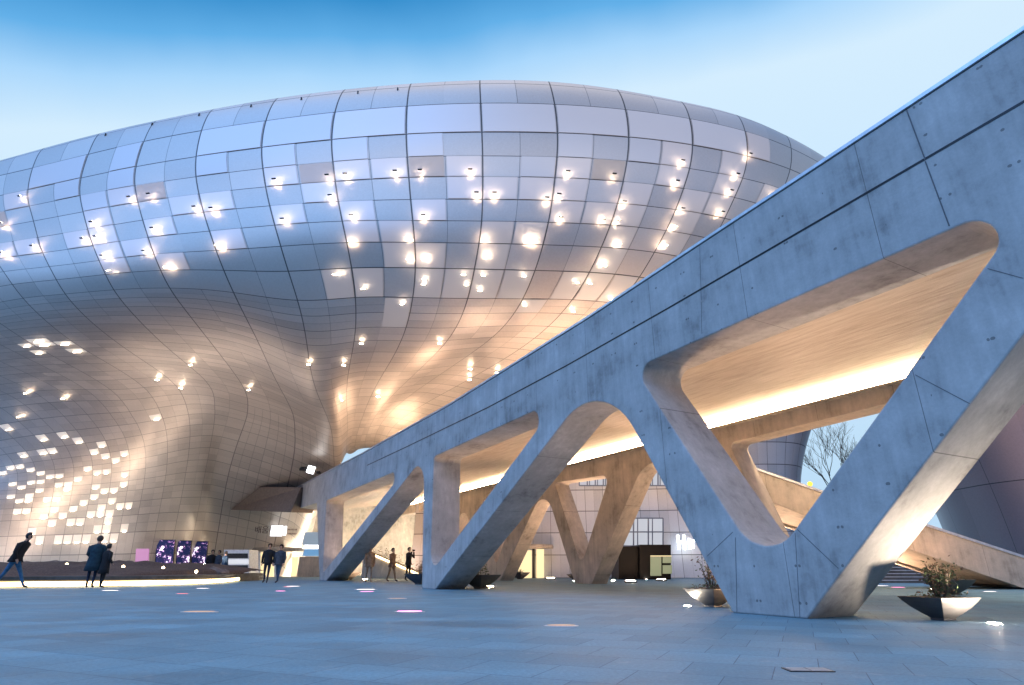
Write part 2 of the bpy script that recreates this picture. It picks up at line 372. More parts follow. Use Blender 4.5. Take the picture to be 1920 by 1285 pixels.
for u in US:
    rows = {}
    if u in UP:
        for k in range(10): x, y = UP[u][0][k], UP[u][1][k]; rows[k] = [x, y, tz(x, y, ZR[k])]
    if u in LOW:
        for k, (x, y, f) in enumerate(LOW[u]): rows[10+k] = [x, y, f / ray(x, y).y]
    else:
        x9, y9, t9 = rows[9]; f9 = t9 * ray(x9, y9).y
        for k, (x, y) in enumerate(R8[u]): rows[10+k] = [x, y, (f9 + (47.5 - f9)*FR[k]) / ray(x, y).y]
    for k, v in rows.items(): grid[u, k] = v
for k in range(10):                       # outermost left column
    a, b = grid[-15, k], grid[-13, k]; x, y = a[0] + .85*(a[0]-b[0]), a[1] + .8*(a[1]-b[1])
    grid[-17, k] = [x, y, tz(x, y, ZR[k])]
# even out the row spacing of the soffit: every column shares the same share of its length per row
def pt3(q): r_ = ray(q[0], q[1]); return np.array((r_.x*q[2], r_.y*q[2], r_.z*q[2]))
ca = {}
for u in US:
    pts = [pt3(grid[u, k]) for k in range(7, 18)]
    c = np.concatenate([[0], np.cumsum([np.linalg.norm(b-a) for a, b in zip(pts, pts[1:])])]); ca[u] = c
mean = np.mean([c/c[-1] for c in ca.values()], axis=0)
kk = np.arange(11); cf = np.polyfit(kk, mean, 3); sm_ = np.polyval(cf, kk); sm_ = (sm_ - sm_[0])/(sm_[-1]-sm_[0])
for u in US:
    c = ca[u]; old = [list(grid[u, k]) for k in range(7, 18)]
    for n_, fr_ in enumerate(sm_[1:-1]):
        pos = fr_*c[-1]; q = [float(np.interp(pos, c, [o[m] for o in old])) for m in range(3)]; grid[u, 8+n_] = q
for it in range(26):                       # fair the distances
    new = {}
    for i, u in enumerate(US):
        for k in range(23):
            if (u, k) not in grid: continue
            if k == 0: continue
            t = grid[u, k][2]; nb = []
            if 0 < i < len(US)-1 and (US[i-1], k) in grid and (US[i+1], k) in grid:
                a, b = US[i-1], US[i+1]; q = (u-a)/(b-a); nb.append(grid[a, k][2]*(1-q) + grid[b, k][2]*q)
            if (u, k-1) in grid and (u, k+1) in grid and k < 21: nb.append((grid[u, k-1][2] + grid[u, k+1][2])/2)
            new[u, k] = t*.6 + .4*sum(nb)/len(nb) if nb else t
    for q, t in new.items(): grid[q][2] = t
NR = 26                                   # rows -3 .. 22
P3 = np.zeros((len(US), NR, 3)); ok = np.zeros((len(US), NR), bool)
for i, u in enumerate(US):
    for k in range(23):
        if (u, k) in grid:
            x, y, t = grid[u, k]; P3[i, k+3] = Vector((0, 0, HC)) + ray(x, y)*t; ok[i, k+3] = True
    p0 = Vector(P3[i, 3]); h = Vector((p0.x*.5, p0.y, 0)).normalized(); sl = (p0.z - HC)/math.hypot(p0.x, p0.y)
    for j, (d, f) in enumerate(((2.2, .86), (7, .66), (22, .35))):
        P3[i, 2-j] = p0 + h*d + Vector((0, 0, d*sl*f)); ok[i, 2-j] = True
    if u >= -2:
        rim = Vector(P3[i, 20])
        for j, (dy, dz) in enumerate(((1.6, .5), (4.5, 3.0), (8, 7), (9, 10), (10, 14))):
            P3[i, 21+j] = rim + Vector((.25*dy, dy, dz)); ok[i, 21+j] = j < 3
VW = [-3 + k for k in range(NR)]
def wcoord(v):
    return v if v <= 9 else 9 + (v - 9)*2.0
SUB = 6
ks = list(range(NR))
def cat(p0, p1, p2, p3, t0, t1, t2, t3, t):
    m1 = (p2-p0)/(t2-t0)*(t2-t1); m2 = (p3-p1)/(t3-t1)*(t2-t1); s = (t-t1)/(t2-t1)
    return ((2*s**3-3*s**2+1)*p1 + (s**3-2*s**2+s)*m1 + (-2*s**3+3*s**2)*p2 + (s**3-s**2)*m2)
def resample(arr, T, sub):
    out, ts = [], []
    n = len(T)
    for i in range(n-1):
        a, d = max(i-1, 0), min(i+2, n-1)
        t0 = T[a] if a != i else T[i]-(T[i+1]-T[i]); p0 = arr[a] if a != i else 2*arr[i]-arr[i+1]
        t3 = T[d] if d != i+1 else T[i+1]+(T[i+1]-T[i]); p3 = arr[d] if d != i+1 else 2*arr[i+1]-arr[i]
        for s in range(sub):
            t = T[i] + (T[i+1]-T[i])*s/sub; out.append(cat(p0, arr[i], arr[i+1], p3, t0, T[i], T[i+1], t3, t)); ts.append(t)
    out.append(arr[-1]); ts.append(T[-1])
    return np.array(out), ts
G1, tv = resample(P3.transpose(1, 0, 2), VW, SUB)          # rows refined
G2, tu = resample(G1.transpose(1, 0, 2), US, SUB*2)        # columns refined -> [u][v]
nu, nv = len(tu), len(tv)
def gsm(Aa, sg, ax):                      # fair the surface; the ends stay put
    Aa = np.moveaxis(Aa, ax, 0); n = len(Aa); rad = int(sg*3); w_ = np.exp(-.5*(np.arange(-rad, rad+1)/sg)**2); w_ /= w_.sum()
    top_ = 2*Aa[0] - Aa[rad:0:-1]; end_ = 2*Aa[-1] - Aa[-2:-rad-2:-1]; Q = np.concatenate([top_, Aa, end_])
    o_ = sum(w_[i]*Q[i:i+n] for i in range(2*rad+1)); return np.moveaxis(o_, 0, ax)
keep = 20*SUB + 1
def gs2(Aa, a, b): S1 = gsm(gsm(Aa, a, 1), b, 0); return 2*S1 - gsm(gsm(S1, a, 1), b, 0)
Gm = gs2(G2[:, :keep+SUB*5], 4.5, 6.5)
i3 = int(np.interp(-3, tu, range(nu)))
for i in range(nu):
    for j in range(G2.shape[1]):
        if j < keep - 6: G2[i, j] = Gm[i, j]
        elif j < keep: b_ = (keep - j)/6; G2[i, j] = Gm[i, j]*b_ + G2[i, j]*(1-b_)
GB = gsm(gsm(G2[:i3+1], 4.0, 1), 5.0, 0)
for i in range(i3+1):
    for j in range(keep-12, nv):
        wt = min(1, (i3 - i)/12)*min(1, (j-(keep-12))/6); G2[i, j] = GB[i, j]*wt + G2[i, j]*(1-wt)
bld = empty('metal_clad_building', (0, 30, 0), 0, label='huge rounded silver metal-clad building swelling over the plaza', cat='building')
me = bpy.data.meshes.new('skin')
faces = []
for i in range(nu-1):
    for j in range(nv-1):
        um, vm = (tu[i]+tu[i+1])/2, (tv[j]+tv[j+1])/2
        if um > -3 and vm > 17 and not (um > -2 and vm < 20): continue
        faces.append((i*nv+j, (i+1)*nv+j, (i+1)*nv+j+1, i*nv+j+1))
me.from_pydata([tuple(p - np.array((0, 30, 0))) for p in G2.reshape(-1, 3)], [], faces)
A = me.attributes.new('panel', 'FLOAT_VECTOR', 'POINT')
vals = []
for i in range(nu):
    for j in range(nv):
        dn = 1.0 if (tv[j] > 15.5 and -5 <= tu[i] <= -3) else 0.0
        vals += [tu[i], wcoord(tv[j]), dn]
A.data.foreach_set('vector', vals)
me.materials.append(M['skin']); me.polygons.foreach_set('use_smooth', [True]*len(me.polygons)); me.update()
sk = bpy.data.objects.new('skin', me); COL.objects.link(sk); sk.parent = bld
def surf(u, v):
    fi = np.interp(u, tu, range(nu)); fj = np.interp(v, tv, range(nv))
    i, j = min(int(fi), nu-2), min(int(fj), nv-2); a, b = fi-i, fj-j
    q = G2[i, j]*(1-a)*(1-b) + G2[i+1, j]*a*(1-b) + G2[i, j+1]*(1-a)*b + G2[i+1, j+1]*a*b
    du = Vector(G2[i+1, j] - G2[i, j]); dv = Vector(G2[i, j+1] - G2[i, j])
    n = du.cross(dv).normalized(); q = Vector(q)
    if n.dot(Vector((0, 0, HC)) - q) < 0: n = -n
    return q, n, du.normalized(), dv.normalized()
PJ = np.array([[proj(G2[i, j]) for j in range(nv)] for i in range(nu)])
PJ[:, :18] = 1e6
def find(px, py):                         # surface parameters of a lamp read off the photograph
    d = (PJ[..., 0]-px)**2 + (PJ[..., 1]-py)**2
    i, j = np.unravel_index(np.argmin(d), d.shape); return tu[i], tv[j]
SPOT = [(518,342),(620,374),(532,416),(284,368),(247,374),(371,394),(401,394),(181,419),(293,434),(160,453),(187,451),(67,468),(13,478),(199,483),(274,473),(316,500),(214,510),(418,461),(43,374),(7,424),(632,515),
 (612,339),(646,334),(748,329),(784,327),(885,326),(661,411),(794,408),(892,370),(922,370),(664,451),(766,451),(912,451),(995,453),(768,484),(801,484),(915,483),(644,516),(682,543),(794,518),(791,530),(871,518),(875,532),(905,516),(979,518),(898,543),
 (1058,327),(1149,332),(1021,373),(1049,372),(1049,410),(1126,415),(1169,380),(1160,417),(1268,346),(1380,329),(1363,360),(1276,391),(1349,402),(1263,426),(1001,452),(1155,455),(1243,465),(1127,492),(1076,525),(1107,525),(983,574),(1071,582),(1147,562),(1279,309),(1444,371),(1404,291),
 (758,565),(822,636),(676,636),(643,676),(579,676),(848,687),(883,689),(883,706),(930,691),(640,744),(709,738),(729,810),
 (358,677),(298,706),(341,721),(468,726),(50,737),(125,748),(37,778)]
PF = np.array(PJ)
def fsurf(px, py):                           # forward distance of the metal skin seen at a photo pixel
    d = (PF[..., 0]-px)**2 + (PF[..., 1]-py)**2
    for i in range(nu):
        if tu[i] > -3: d[i, :] = 1e12
    i, j = np.unravel_index(np.argmin(d), d.shape); return float(G2[i, j][1])
def lampbar(u, v):
    q, n, du, dv = surf(u, v)
    up = Vector((0, 0, 1)) - n*n.z
    up = up.normalized() if up.length > .15 else -dv
    side = up.cross(n).normalized(); return q, n, up, side
for k, (px, py) in enumerate(SPOT):
    u, v = find(px, py); q, n, up, side = lampbar(u, v)
    small = py > 560
    wd, off = (.13, .36) if not small else (.12, .22)
    c = q + n*off - Vector((0, 30, 0))
    m_ = MB()
    def bar(c, hw, hh, hd, mi):
        vs = [c + side*(a*hw) + up*(b*hh) + n*(d*hd) for a in (-1, 1) for b in (-1, 1) for d in (-1, 1)]
        m_.add(vs, [(0,1,3,2), (4,6,7,5), (0,4,5,1), (2,3,7,6), (0,2,6,4), (1,5,7,3)], mi)
    bar(c - up*.06, wd, .014, .05, 1)      # dark tray
    bar(c - up*.035 - n*.02, wd*.8, .012, .03, 0)       # lamp
    m_.build('wall_lamp', [M['lamp_low' if py > 500 else 'lamp'], M['dark']], bld)
PAN = [(67,892),(117,893),(72,903),(100,905),(124,907),(171,908),(222,910),(46,915),(78,917),(119,920),(185,921),(93,931),(166,933),(182,933),(25,941),(58,941),(143,946),(196,948),(246,950),(42,954),(192,961),(210,961),(155,971),(207,974),(137,984),(153,985),(172,985),(204,988),(131,998),(147,998),(166,998),(218,1000),(63,996),(77,1009),(146,1011),
 (13,809),(79,823),(110,814),(140,828),(87,838),(40,850),(75,851),(179,843),(234,846),(191,858),(221,860),(159,881),(178,883),(204,883),(231,885),(191,830),(10,876),(28,880),(296,781),(60,640),(85,645),(110,640),(128,652),(40,650),(70,655),(2,886),(60,880),(30,905),(55,900),(90,894),(140,896),(205,915),(235,903),(60,928),(110,935),(128,918),(150,940),(215,935),(230,948),(12,930),(30,955),(85,962),(120,965),(100,980),(180,992),(225,985),(108,1002),(195,1010),(95,950),(172,960)]
seen = set()
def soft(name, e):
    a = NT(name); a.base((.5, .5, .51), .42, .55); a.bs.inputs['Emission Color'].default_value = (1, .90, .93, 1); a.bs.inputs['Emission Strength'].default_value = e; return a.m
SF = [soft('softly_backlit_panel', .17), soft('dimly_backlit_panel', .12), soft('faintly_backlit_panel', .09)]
def cell(name, mat, u0, v0, u1, v1, e_=.02, n_=6):
    f_, b_ = [], []
    m_ = MB(); vs = []; fs = []
    for i in range(n_+1):
        for j in range(n_+1):
            q, n, _, _ = surf(u0+e_+(u1-u0-2*e_)*i/n_, v0+e_+(v1-v0-2*e_)*j/n_); vs.append(q + n*.035 - Vector((0, 30, 0)))
    for i in range(n_):
        for j in range(n_): a = i*(n_+1)+j; fs.append((a, a+1, a+n_+2, a+n_+1))
    m_.add(vs, fs); return m_.build(name, mat, bld, True)
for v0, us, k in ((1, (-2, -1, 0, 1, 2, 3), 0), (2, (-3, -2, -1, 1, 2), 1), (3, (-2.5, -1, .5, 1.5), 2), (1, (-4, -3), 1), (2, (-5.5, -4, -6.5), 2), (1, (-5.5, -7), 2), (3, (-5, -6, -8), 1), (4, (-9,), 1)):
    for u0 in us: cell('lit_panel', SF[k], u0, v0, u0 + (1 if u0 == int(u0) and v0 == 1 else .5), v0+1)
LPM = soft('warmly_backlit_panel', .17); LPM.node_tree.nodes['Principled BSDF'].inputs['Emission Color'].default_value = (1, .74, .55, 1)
done_ = set()
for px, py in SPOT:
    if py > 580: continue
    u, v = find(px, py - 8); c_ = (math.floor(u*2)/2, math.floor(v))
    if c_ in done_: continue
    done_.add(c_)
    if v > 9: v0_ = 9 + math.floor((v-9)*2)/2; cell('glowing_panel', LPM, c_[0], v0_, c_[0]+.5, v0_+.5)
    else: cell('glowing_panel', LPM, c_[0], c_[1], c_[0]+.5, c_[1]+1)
for px, py in PAN:
    u, v = find(px, py); wv = wcoord(v); cu, cw = math.floor(u*2)/2, math.floor(wv*2)/2
    if (cu, cw) in seen: continue
    seen.add((cu, cw))
    inv = lambda w_: w_ if w_ <= 9 else 9 + (w_-9)/2.0
    e_ = .03; vs = []
    for a, b in ((cu+e_, cw+e_), (cu+.5-e_, cw+e_), (cu+.5-e_, cw+.5-e_), (cu+e_, cw+.5-e_)):
        q, n, _, _ = surf(a, inv(b)); vs.append((q + n*.03 - Vector((0, 30, 0)), q - n*.05 - Vector((0, 30, 0))))
    m_ = MB(); m_.hexa([x[0] for x in vs], [x[1] for x in vs])
    lp = m_.build('lit_panel', M['panel_lit'], bld)
    c_, n_, up_, sd_ = lampbar(cu+.25, inv(cw+.25)); lo_ = min(vs, key=lambda q: q[0].z)[0]
    b0_ = sorted((x[0] for x in vs), key=lambda q: q.z)[:2]; mid_ = (b0_[0]+b0_[1])/2 + n_*.10 + up_*.06
    m_ = MB(); m_.tube([mid_ - (b0_[1]-b0_[0])*.22, mid_ + (b0_[1]-b0_[0])*.22], .018, 5); m_.build('lamp', M['lamp_panel'], lp)
for px in (177, 261, 348, 445, 548, 660, 741):
    u, v = find(px, 300); q, n, _, _ = surf(u, .2)
    m_ = MB(); m_.tube([q - Vector((0, 30, 0)), q + Vector((0, -30, .22))], .05, 6); m_.build('lightning_rod', M['dark'], bld)

# ------------------------------------------------------------------ the concrete footbridge
BP = Vector((4.04, 10.05, 0)); BD = Vector((-.485, .8746, 0)).normalized(); BN = Vector((.8746, .485, 0)).normalized()
rz = math.atan2(BD.y, BD.x)               # local x runs along the bridge away from the camera, local -y is the near-camera-left face
def bp(s, o, z): return BP + BD*s + BN*o + Vector((0, 0, z))
br = empty('footbridge', BP, rz, label='long concrete footbridge on V-shaped legs crossing the plaza', cat='footbridge')
def fillet(corners):                      # corners: (s, z, radius)
    out = []; n = len(corners)
    for i in range(n):
        a, b, c = (Vector(corners[(i+d) % n][:2]) for d in (-1, 0, 1)); r_ = corners[i][2]
        if r_ <= 0: out.append(tuple(b)); continue
        d1 = (a-b).normalized(); d2 = (c-b).normalized(); h = math.acos(max(-1, min(1, d1.dot(d2))))/2
        tl = min(r_/math.tan(h), (a-b).length*.49, (c-b).length*.49); r_ = tl*math.tan(h)
        ctr = b + (d1+d2).normalized()*(r_/math.sin(h)); p1 = b + d1*tl - ctr; p2 = b + d2*tl - ctr
        a1 = math.atan2(p1.y, p1.x); a2 = math.atan2(p2.y, p2.x); da = (a2-a1+math.pi) % (2*math.pi) - math.pi
        N_ = 14
        for k in range(N_+1):
            q = a1 + da*k/N_; out.append((ctr.x + r_*math.cos(q), ctr.y + r_*math.sin(q)))
    return out
def plate(name, loops, y0, y1, mat, parent, bevel=.025):
    cu = bpy.data.curves.new(name, 'CURVE'); cu.dimensions = '2D'; cu.fill_mode = 'BOTH'
    cu.extrude = (y1-y0)/2 - bevel; cu.bevel_depth = bevel; cu.bevel_resolution = 1; cu.offset = -bevel
    for lp in loops:
        s_ = cu.splines.new('POLY'); s_.points.add(len(lp)-1)
        for i, p in enumerate(lp): s_.points[i].co = (p[0], p[1], 0, 1)
        s_.use_cyclic_u = True
    o = bpy.data.objects.new('tmp', cu); COL.objects.link(o)
    me_ = bpy.data.meshes.new_from_object(o.evaluated_get(bpy.context.evaluated_depsgraph_get()))
    bpy.data.objects.remove(o)
    me_.transform(Matrix.Translation((0, (y0+y1)/2, 0)) @ Matrix.Rotation(math.pi/2, 4, 'X'))
    me_.name = name; me_.materials.clear(); me_.materials.append(mat)
    for p in me_.polygons: p.use_smooth = False
    o = bpy.data.objects.new(name, me_); COL.objects.link(o); o.parent = parent
    return o
# local y of the near face is 0; the bridge body lies toward negative local y (BN points that way)
TW = 1.15
def ly(o): return -o
outer = [(-16.5, 7.75, 0), (-5.14, 7.08, 0), (0, 6.86, 0), (4.4, 6.66, 0), (13.2, 6.45, 0), (25.3, 6.5, 0), (46.5, 6.85, 0), (46.5, 5.1, 0), (35.9, 4.85, .3),
         (32.4, 0, .02), (30.62, 0, .02), (15.62, 4.92, .95), (15.15, 0, .02), (13.85, 0, .02), (3.85, 5.12, 2.0), (.76, 0, .02), (-.61, 0, .02),
         (-5.7, 4.74, .6), (-10.5, 4.9, .8), (-13.8, 0, .02), (-15.3, 0, .02), (-16.5, 2, 0)]
op1 = [(2.72, 4.86, .30), (0, .66, .70), (-4.72, 4.93, .32)]
op2 = [(14.60, 4.72, .22), (14.42, .50, .50), (5.7, 4.88, .33)]
op3 = [(33.0, 4.75, .2), (31.9, .35, .5), (17.6, 4.77, .3)]
plate('near_truss', [fillet(outer), fillet(op1), fillet(op2), fillet(op3)], ly(TW), 0, M['concrete'], br)
# coping along the parapet, shadow groove along the girder
def along(pts, y, hw, hh, mat, name):
    m_ = MB()
    for (s0, z0), (s1, z1) in zip(pts, pts[1:]):
        m_.add([(s0, y-hw, z0-hh), (s0, y+hw, z0-hh), (s0, y+hw, z0+hh), (s0, y-hw, z0+hh), (s1, y-hw, z1-hh), (s1, y+hw, z1-hh), (s1, y+hw, z1+hh), (s1, y-hw, z1+hh)],
               [(0,1,2,3), (7,6,5,4), (0,4,5,1), (1,5,6,2), (2,6,7,3), (3,7,4,0)])
    return m_.build(name, mat, br)
tp = [(p[0], p[1]) for p in outer[:7]]
along([(s, z+.045) for s, z in tp], -.15, .17, .03, M['coping'], 'parapet_coping')
along([(-16.4, 6.9), (-4.9, 6.15), (1.55, 5.84), (5.4, 5.70), (10, 5.62), (18, 5.66), (24, 5.72)], .0, .006, .018, M['dark'], 'shadow_groove')
def hit(x, y, off):
    r = ray(x, y); p = BP + BN*off
    det = r.x*(-BD.y) + BD.x*r.y; t = (p.x*(-BD.y) + BD.x*p.y)/det
    X, Y = r.x*t, r.y*t
    return (X-p.x)*BD.x + (Y-p.y)*BD.y, HC + r.z*t
for a_, b_, w_ in (((1700, 207), (1735, 300), .010), ((1735, 303), (1780, 424), .010), ((1326, 1043), (1374, 998), .005), ((1379, 1008), (1382, 1148), .006), ((1491, 1000), (1500, 1158), .005),
                   ((1495, 993), (1572, 1066), .006), ((1716, 703), (1818, 757), .006), ((1852, 504), (1918, 522), .006), ((1312, 462), (1315, 563), .005), ((1315, 567), (1316, 626), .005)):
    p, q = hit(*a_, 0), hit(*b_, 0); m_ = MB(); m_.tube([(p[0], 0, p[1]), (q[0], 0, q[1])], w_, 4); m_.build('formwork_joint', M['joint'], br)
# far truss
W = 9.0
def hit(x, y, off):
    r = ray(x, y); p = BP + BN*off
    det = r.x*(-BD.y) + BD.x*r.y; t = (p.x*(-BD.y) + BD.x*p.y)/det
    X, Y = r.x*t, r.y*t
    return (X-p.x)*BD.x + (Y-p.y)*BD.y, HC + r.z*t
far = [(-17, 7.6, 0), (46, 6.8, 0), (46, 5.0, 0),
       (37.5, 4.95, .5), (35.8, 0, .02), (34.8, 0, .02), (31.6, 4.75, .9), (27.1, 0, .02), (26.0, 0, .02),
       (20.9, 4.9, 1.1), (18.35, 0, .02), (17.0, 0, .02), (12.9, 4.85, 1.6), (9.3, 4.85, .9), (7.2, 0, .02), (6.2, 0, .02), (8.1, 4.98, .2),
       (-17, 5.6, 0)]
fo1 = [(19.9, 4.93, .12), (17.75, .78, .28), (15.2, 4.75, .32)]
fo2 = [(28.4, 4.9, .12), (26.6, .78, .28), (23.5, 4.75, .32)]
plate('far_truss', [fillet(far), fillet(fo1), fillet(fo2)], ly(W+.9), ly(W), M['concrete_plain'], br)
# deck soffit between the trusses: rises towards the far side where the cove light runs
m_ = MB(); prof = [(TW-.02, 5.02), (2.5, 5.22), (4.5, 5.45), (6.5, 5.68), (8.0, 5.86), (W+.02, 5.96)]
ss = [-17 + i*2 for i in range(32)]
vs = []; 
for s_ in ss:
    for o, z in prof: vs.append((s_, ly(o), z))
    for o, z in reversed(prof): vs.append((s_, ly(o), 6.2))
n_ = len(prof)*2
fs = [(i*n_+k, i*n_+(k+1) % n_, (i+1)*n_+(k+1) % n_, (i+1)*n_+k) for i in range(len(ss)-1) for k in range(n_)]
m_.add(vs, fs); m_.build('deck', M['soffit'], br)
m_ = MB(); m_.box((14.5, ly(W-.14), 5.72), (63, .07, .08)); m_.build('cove_light', M['warm_cove'], br)
m_ = MB(); m_.box((3, ly(W+.97), 5.42), (20, .07, .08)); m_.build('ramp_fill_strip', M['warm_cove'], br)  # unseen strip added behind the far truss to warm the ramp
m_ = MB(); m_.box((14.5, ly(W-.13), 5.62), (63, .26, .04)); m_.build('cove_ledge', M['concrete_plain'], br)
# landing wing where the bridge meets the building
fr = [at(432, 956, fsurf(432, 956)-.25), at(545, 961, 45.6), at(564, 914, 46.4), at(487, 913, fsurf(487, 913)-.25)]
bk = [p + Vector((.8, 2.6, .15)) for p in fr]
m_ = MB(); m_.hexa([p - BP for p in fr], [p - BP for p in bk])
lw = m_.build('landing_wing', plain('dark_wing_soffit', (.20, .16, .14), .8), None, bevel=.03); lw.parent = br; lw.matrix_parent_inverse = Matrix.Rotation(-rz, 4, 'Z')

# ------------------------------------------------------------------ stair ramp behind the bridge
rm = empty('stair_ramp', (0, 22, 0), 0, label='sloping concrete stair ramp with pale coping behind the bridge leg', cat='ramp')
def q22(x, y, f=22): p = at(x, y, f); return Vector((p.x, p.y-22, p.z))
top = [q22(1330, 852), q22(1540, 924), q22(1730, 985), q22(1920, 1047), q22(2040, 1086)]
bot = [q22(1330, 895), q22(1510, 967), q22(1700, 1028), q22(1920, 1103), q22(2040, 1140)]
bot[-1].z = max(bot[-1].z, -.05)
for nm_, y0, y1 in (('parapet', 0, .25), ('parapet', 3.0, 3.25)):
    m_ = MB(); lo = [Vector((p.x, y0, p.z)) for p in bot] + [Vector((p.x, y0, p.z)) for p in reversed(top)]
    n_ = len(lo); vs = lo + [p + Vector((0, y1-y0, 0)) for p in lo]; k = len(bot)
    fs = [(i, i+1, n_-2-i, n_-1-i) for i in range(k-1)] + [(n_+i+1, n_+i, n_+n_-1-i, n_+n_-2-i) for i in range(k-1)] + [((i+1) % n_, i, n_+i, n_+(i+1) % n_) for i in range(n_)]
    m_.add(vs, fs); m_.build(nm_, M['concrete_plain'], rm)
    m_ = MB()
    for a_, b_ in zip(top, top[1:]):
        m_.add([(a_.x, y0-.04, a_.z), (a_.x, y1+.04, a_.z), (a_.x, y1+.04, a_.z+.09), (a_.x, y0-.04, a_.z+.09), (b_.x, y0-.04, b_.z), (b_.x, y1+.04, b_.z), (b_.x, y1+.04, b_.z+.09), (b_.x, y0-.04, b_.z+.09)],
               [(0,1,2,3), (7,6,5,4), (0,4,5,1), (1,5,6,2), (2,6,7,3), (3,7,4,0)])
    m_.build('coping', M['coping'], rm)
m_ = MB()
for a_, b_ in zip(bot, bot[1:]):
    m_.add([(a_.x, .25, a_.z+.1), (a_.x, 3.0, a_.z+.1), (a_.x, 3.0, a_.z+.35), (a_.x, .25, a_.z+.35), (b_.x, .25, b_.z+.1), (b_.x, 3.0, b_.z+.1), (b_.x, 3.0, b_.z+.35), (b_.x, .25, b_.z+.35)],
           [(0,1,2,3), (7,6,5,4), (0,4,5,1), (1,5,6,2), (2,6,7,3), (3,7,4,0)])
m_.build('flight', M['concrete_plain'], rm)

# ------------------------------------------------------------------ buildings behind
def loft(name, mat, plan, zs, lean, parent, usc=.8, vsc=1.2, origin=Vector((0, 0, 0))):
    # plan: list of (x, y); zs: heights; lean(z, t) -> outward offset
    pl = np.array(plan, float); T = list(range(len(plan))); fine, tt = resample(pl, T, 8)
    d = [0.0]
    for a_, b_ in zip(fine, fine[1:]): d.append(d[-1] + float(np.linalg.norm(b_-a_)))
    vs, at_, fs = [], [], []
    for i, p in enumerate(fine):
        a_ = fine[max(i-1, 0)]; b_ = fine[min(i+1, len(fine)-1)]; tx, ty = b_-a_; l_ = math.hypot(tx, ty)
        nx, ny = ty/l_, -tx/l_
        for z in zs:
            o = lean(z, i/(len(fine)-1)); vs.append((p[0]+nx*o-origin.x, p[1]+ny*o-origin.y, z)); at_ += [d[i]*usc, z*vsc, 0]
    n_ = len(zs)
    for i in range(len(fine)-1):
        for j in range(n_-1): fs.append((i*n_+j, (i+1)*n_+j, (i+1)*n_+j+1, i*n_+j+1))
    me_ = bpy.data.meshes.new(name); me_.from_pydata(vs, [], fs)
    A_ = me_.attributes.new('panel', 'FLOAT_VECTOR', 'POINT'); A_.data.foreach_set('vector', at_)
    me_.materials.append(mat); me_.polygons.foreach_set('use_smooth', [True]*len(me_.polygons)); me_.update()
    o = bpy.data.objects.new(name, me_); COL.objects.link(o); o.parent = parent
    return o
zs = [i*.75 for i in range(21)]
B2 = Vector((8, 46, 0))
b2 = empty('panelled_building', B2, 0, label='pale panelled building with lit windows seen beneath the footbridge', cat='building')
loft('wall', M['facade'], [(-8, 49), (-3, 48), (3, 47.2), (9, 46.8), (14, 46), (19, 45), (22.0, 46), (23.2, 49.5), (21.5, 56)], zs,
     lambda z, t: -.8*math.sin(z/15*math.pi) + .02*z*z*t, b2, .72, .62, B2)
def b2box(name, mat, x0, y0, x1, y1, f, th=.3, mats=None):
    m_ = MB(); c = [at(x0, y1, f), at(x1, y1, f), at(x1, y0, f), at(x0, y0, f)]
    m_.hexa([p - B2 for p in c], [p + Vector((0, th, 0)) - B2 for p in c]); return m_.build(name, mat, b2)
def window(x0, y0, x1, y1, f, nx, ny, parent=b2, org=B2, lit='window_lit'):
    m_ = MB(); c = [at(x0, y1, f), at(x1, y1, f), at(x1, y0, f), at(x0, y0, f)]
    m_.hexa([p - org for p in c], [p + Vector((0, .15, 0)) - org for p in c]); wd = m_.build('window', M[lit], parent)
    m_ = MB()
    def lerp(u, v): return (c[0]*(1-u) + c[1]*u)*(1-v) + (c[3]*(1-u) + c[2]*u)*v - org
    for i in range(nx+1):
        m_.tube([lerp(i/nx, 0) + Vector((0, -.04, 0)), lerp(i/nx, 1) + Vector((0, -.04, 0))], .06, 4)
        if 0 < i < nx: m_.tube([lerp((i+.28)/nx, 0) + Vector((0, -.04, 0)), lerp((i+.28)/nx, 1) + Vector((0, -.04, 0))], .045, 4)
    for j in range(ny+1): m_.tube([lerp(0, j/ny) + Vector((0, -.05, 0)), lerp(1, j/ny) + Vector((0, -.05, 0))], .06, 4)
    m_.build('mullions', M['mullion'], wd); 
window(1160, 972, 1243, 1024, 45.6, 3, 2)
window(1086, 893, 1146, 911, 45.9, 4, 1)
window(1205, 880, 1262, 911, 45.6, 4, 1)
b2box('door', M['interior'], 1006, 1030, 1020, 1084, 46.6)
b2box('door', M['interior'], 972, 1032, 997, 1084, 46.5)
b2box('door_post', M['dark'], 998, 1028, 1003, 1085, 46.4)
m_ = MB(); c_ = at(1008, 1029, 46.3) - B2; m_.lathe([(1.15, 0), (1.2, .15), (1.1, .3)], 20, (c_.x, c_.y, c_.z), sy=.5); m_.build('door_canopy', M['concrete_plain'], b2, True)
sg = empty('letter_sign', at(1283, 1017, 45.2), 0, label='glowing white H shaped letters on pale panelled wall', cat='sign')
m_ = MB()
for x in (-.42, .02): m_.box((x, 0, 0), (.17, .12, 1.0))
m_.box((-.2, 0, 0), (.3, .11, .2))
m_.box((.36, 0, -.1), (.16, .1, .75)); m_.box((.62, 0, .1), (.3, .1, .16)); m_.box((.62, 0, -.18), (.1, .1, .5))
m_.build('letters', glow('bright_letters', (.85, .93, 1), 6), sg)
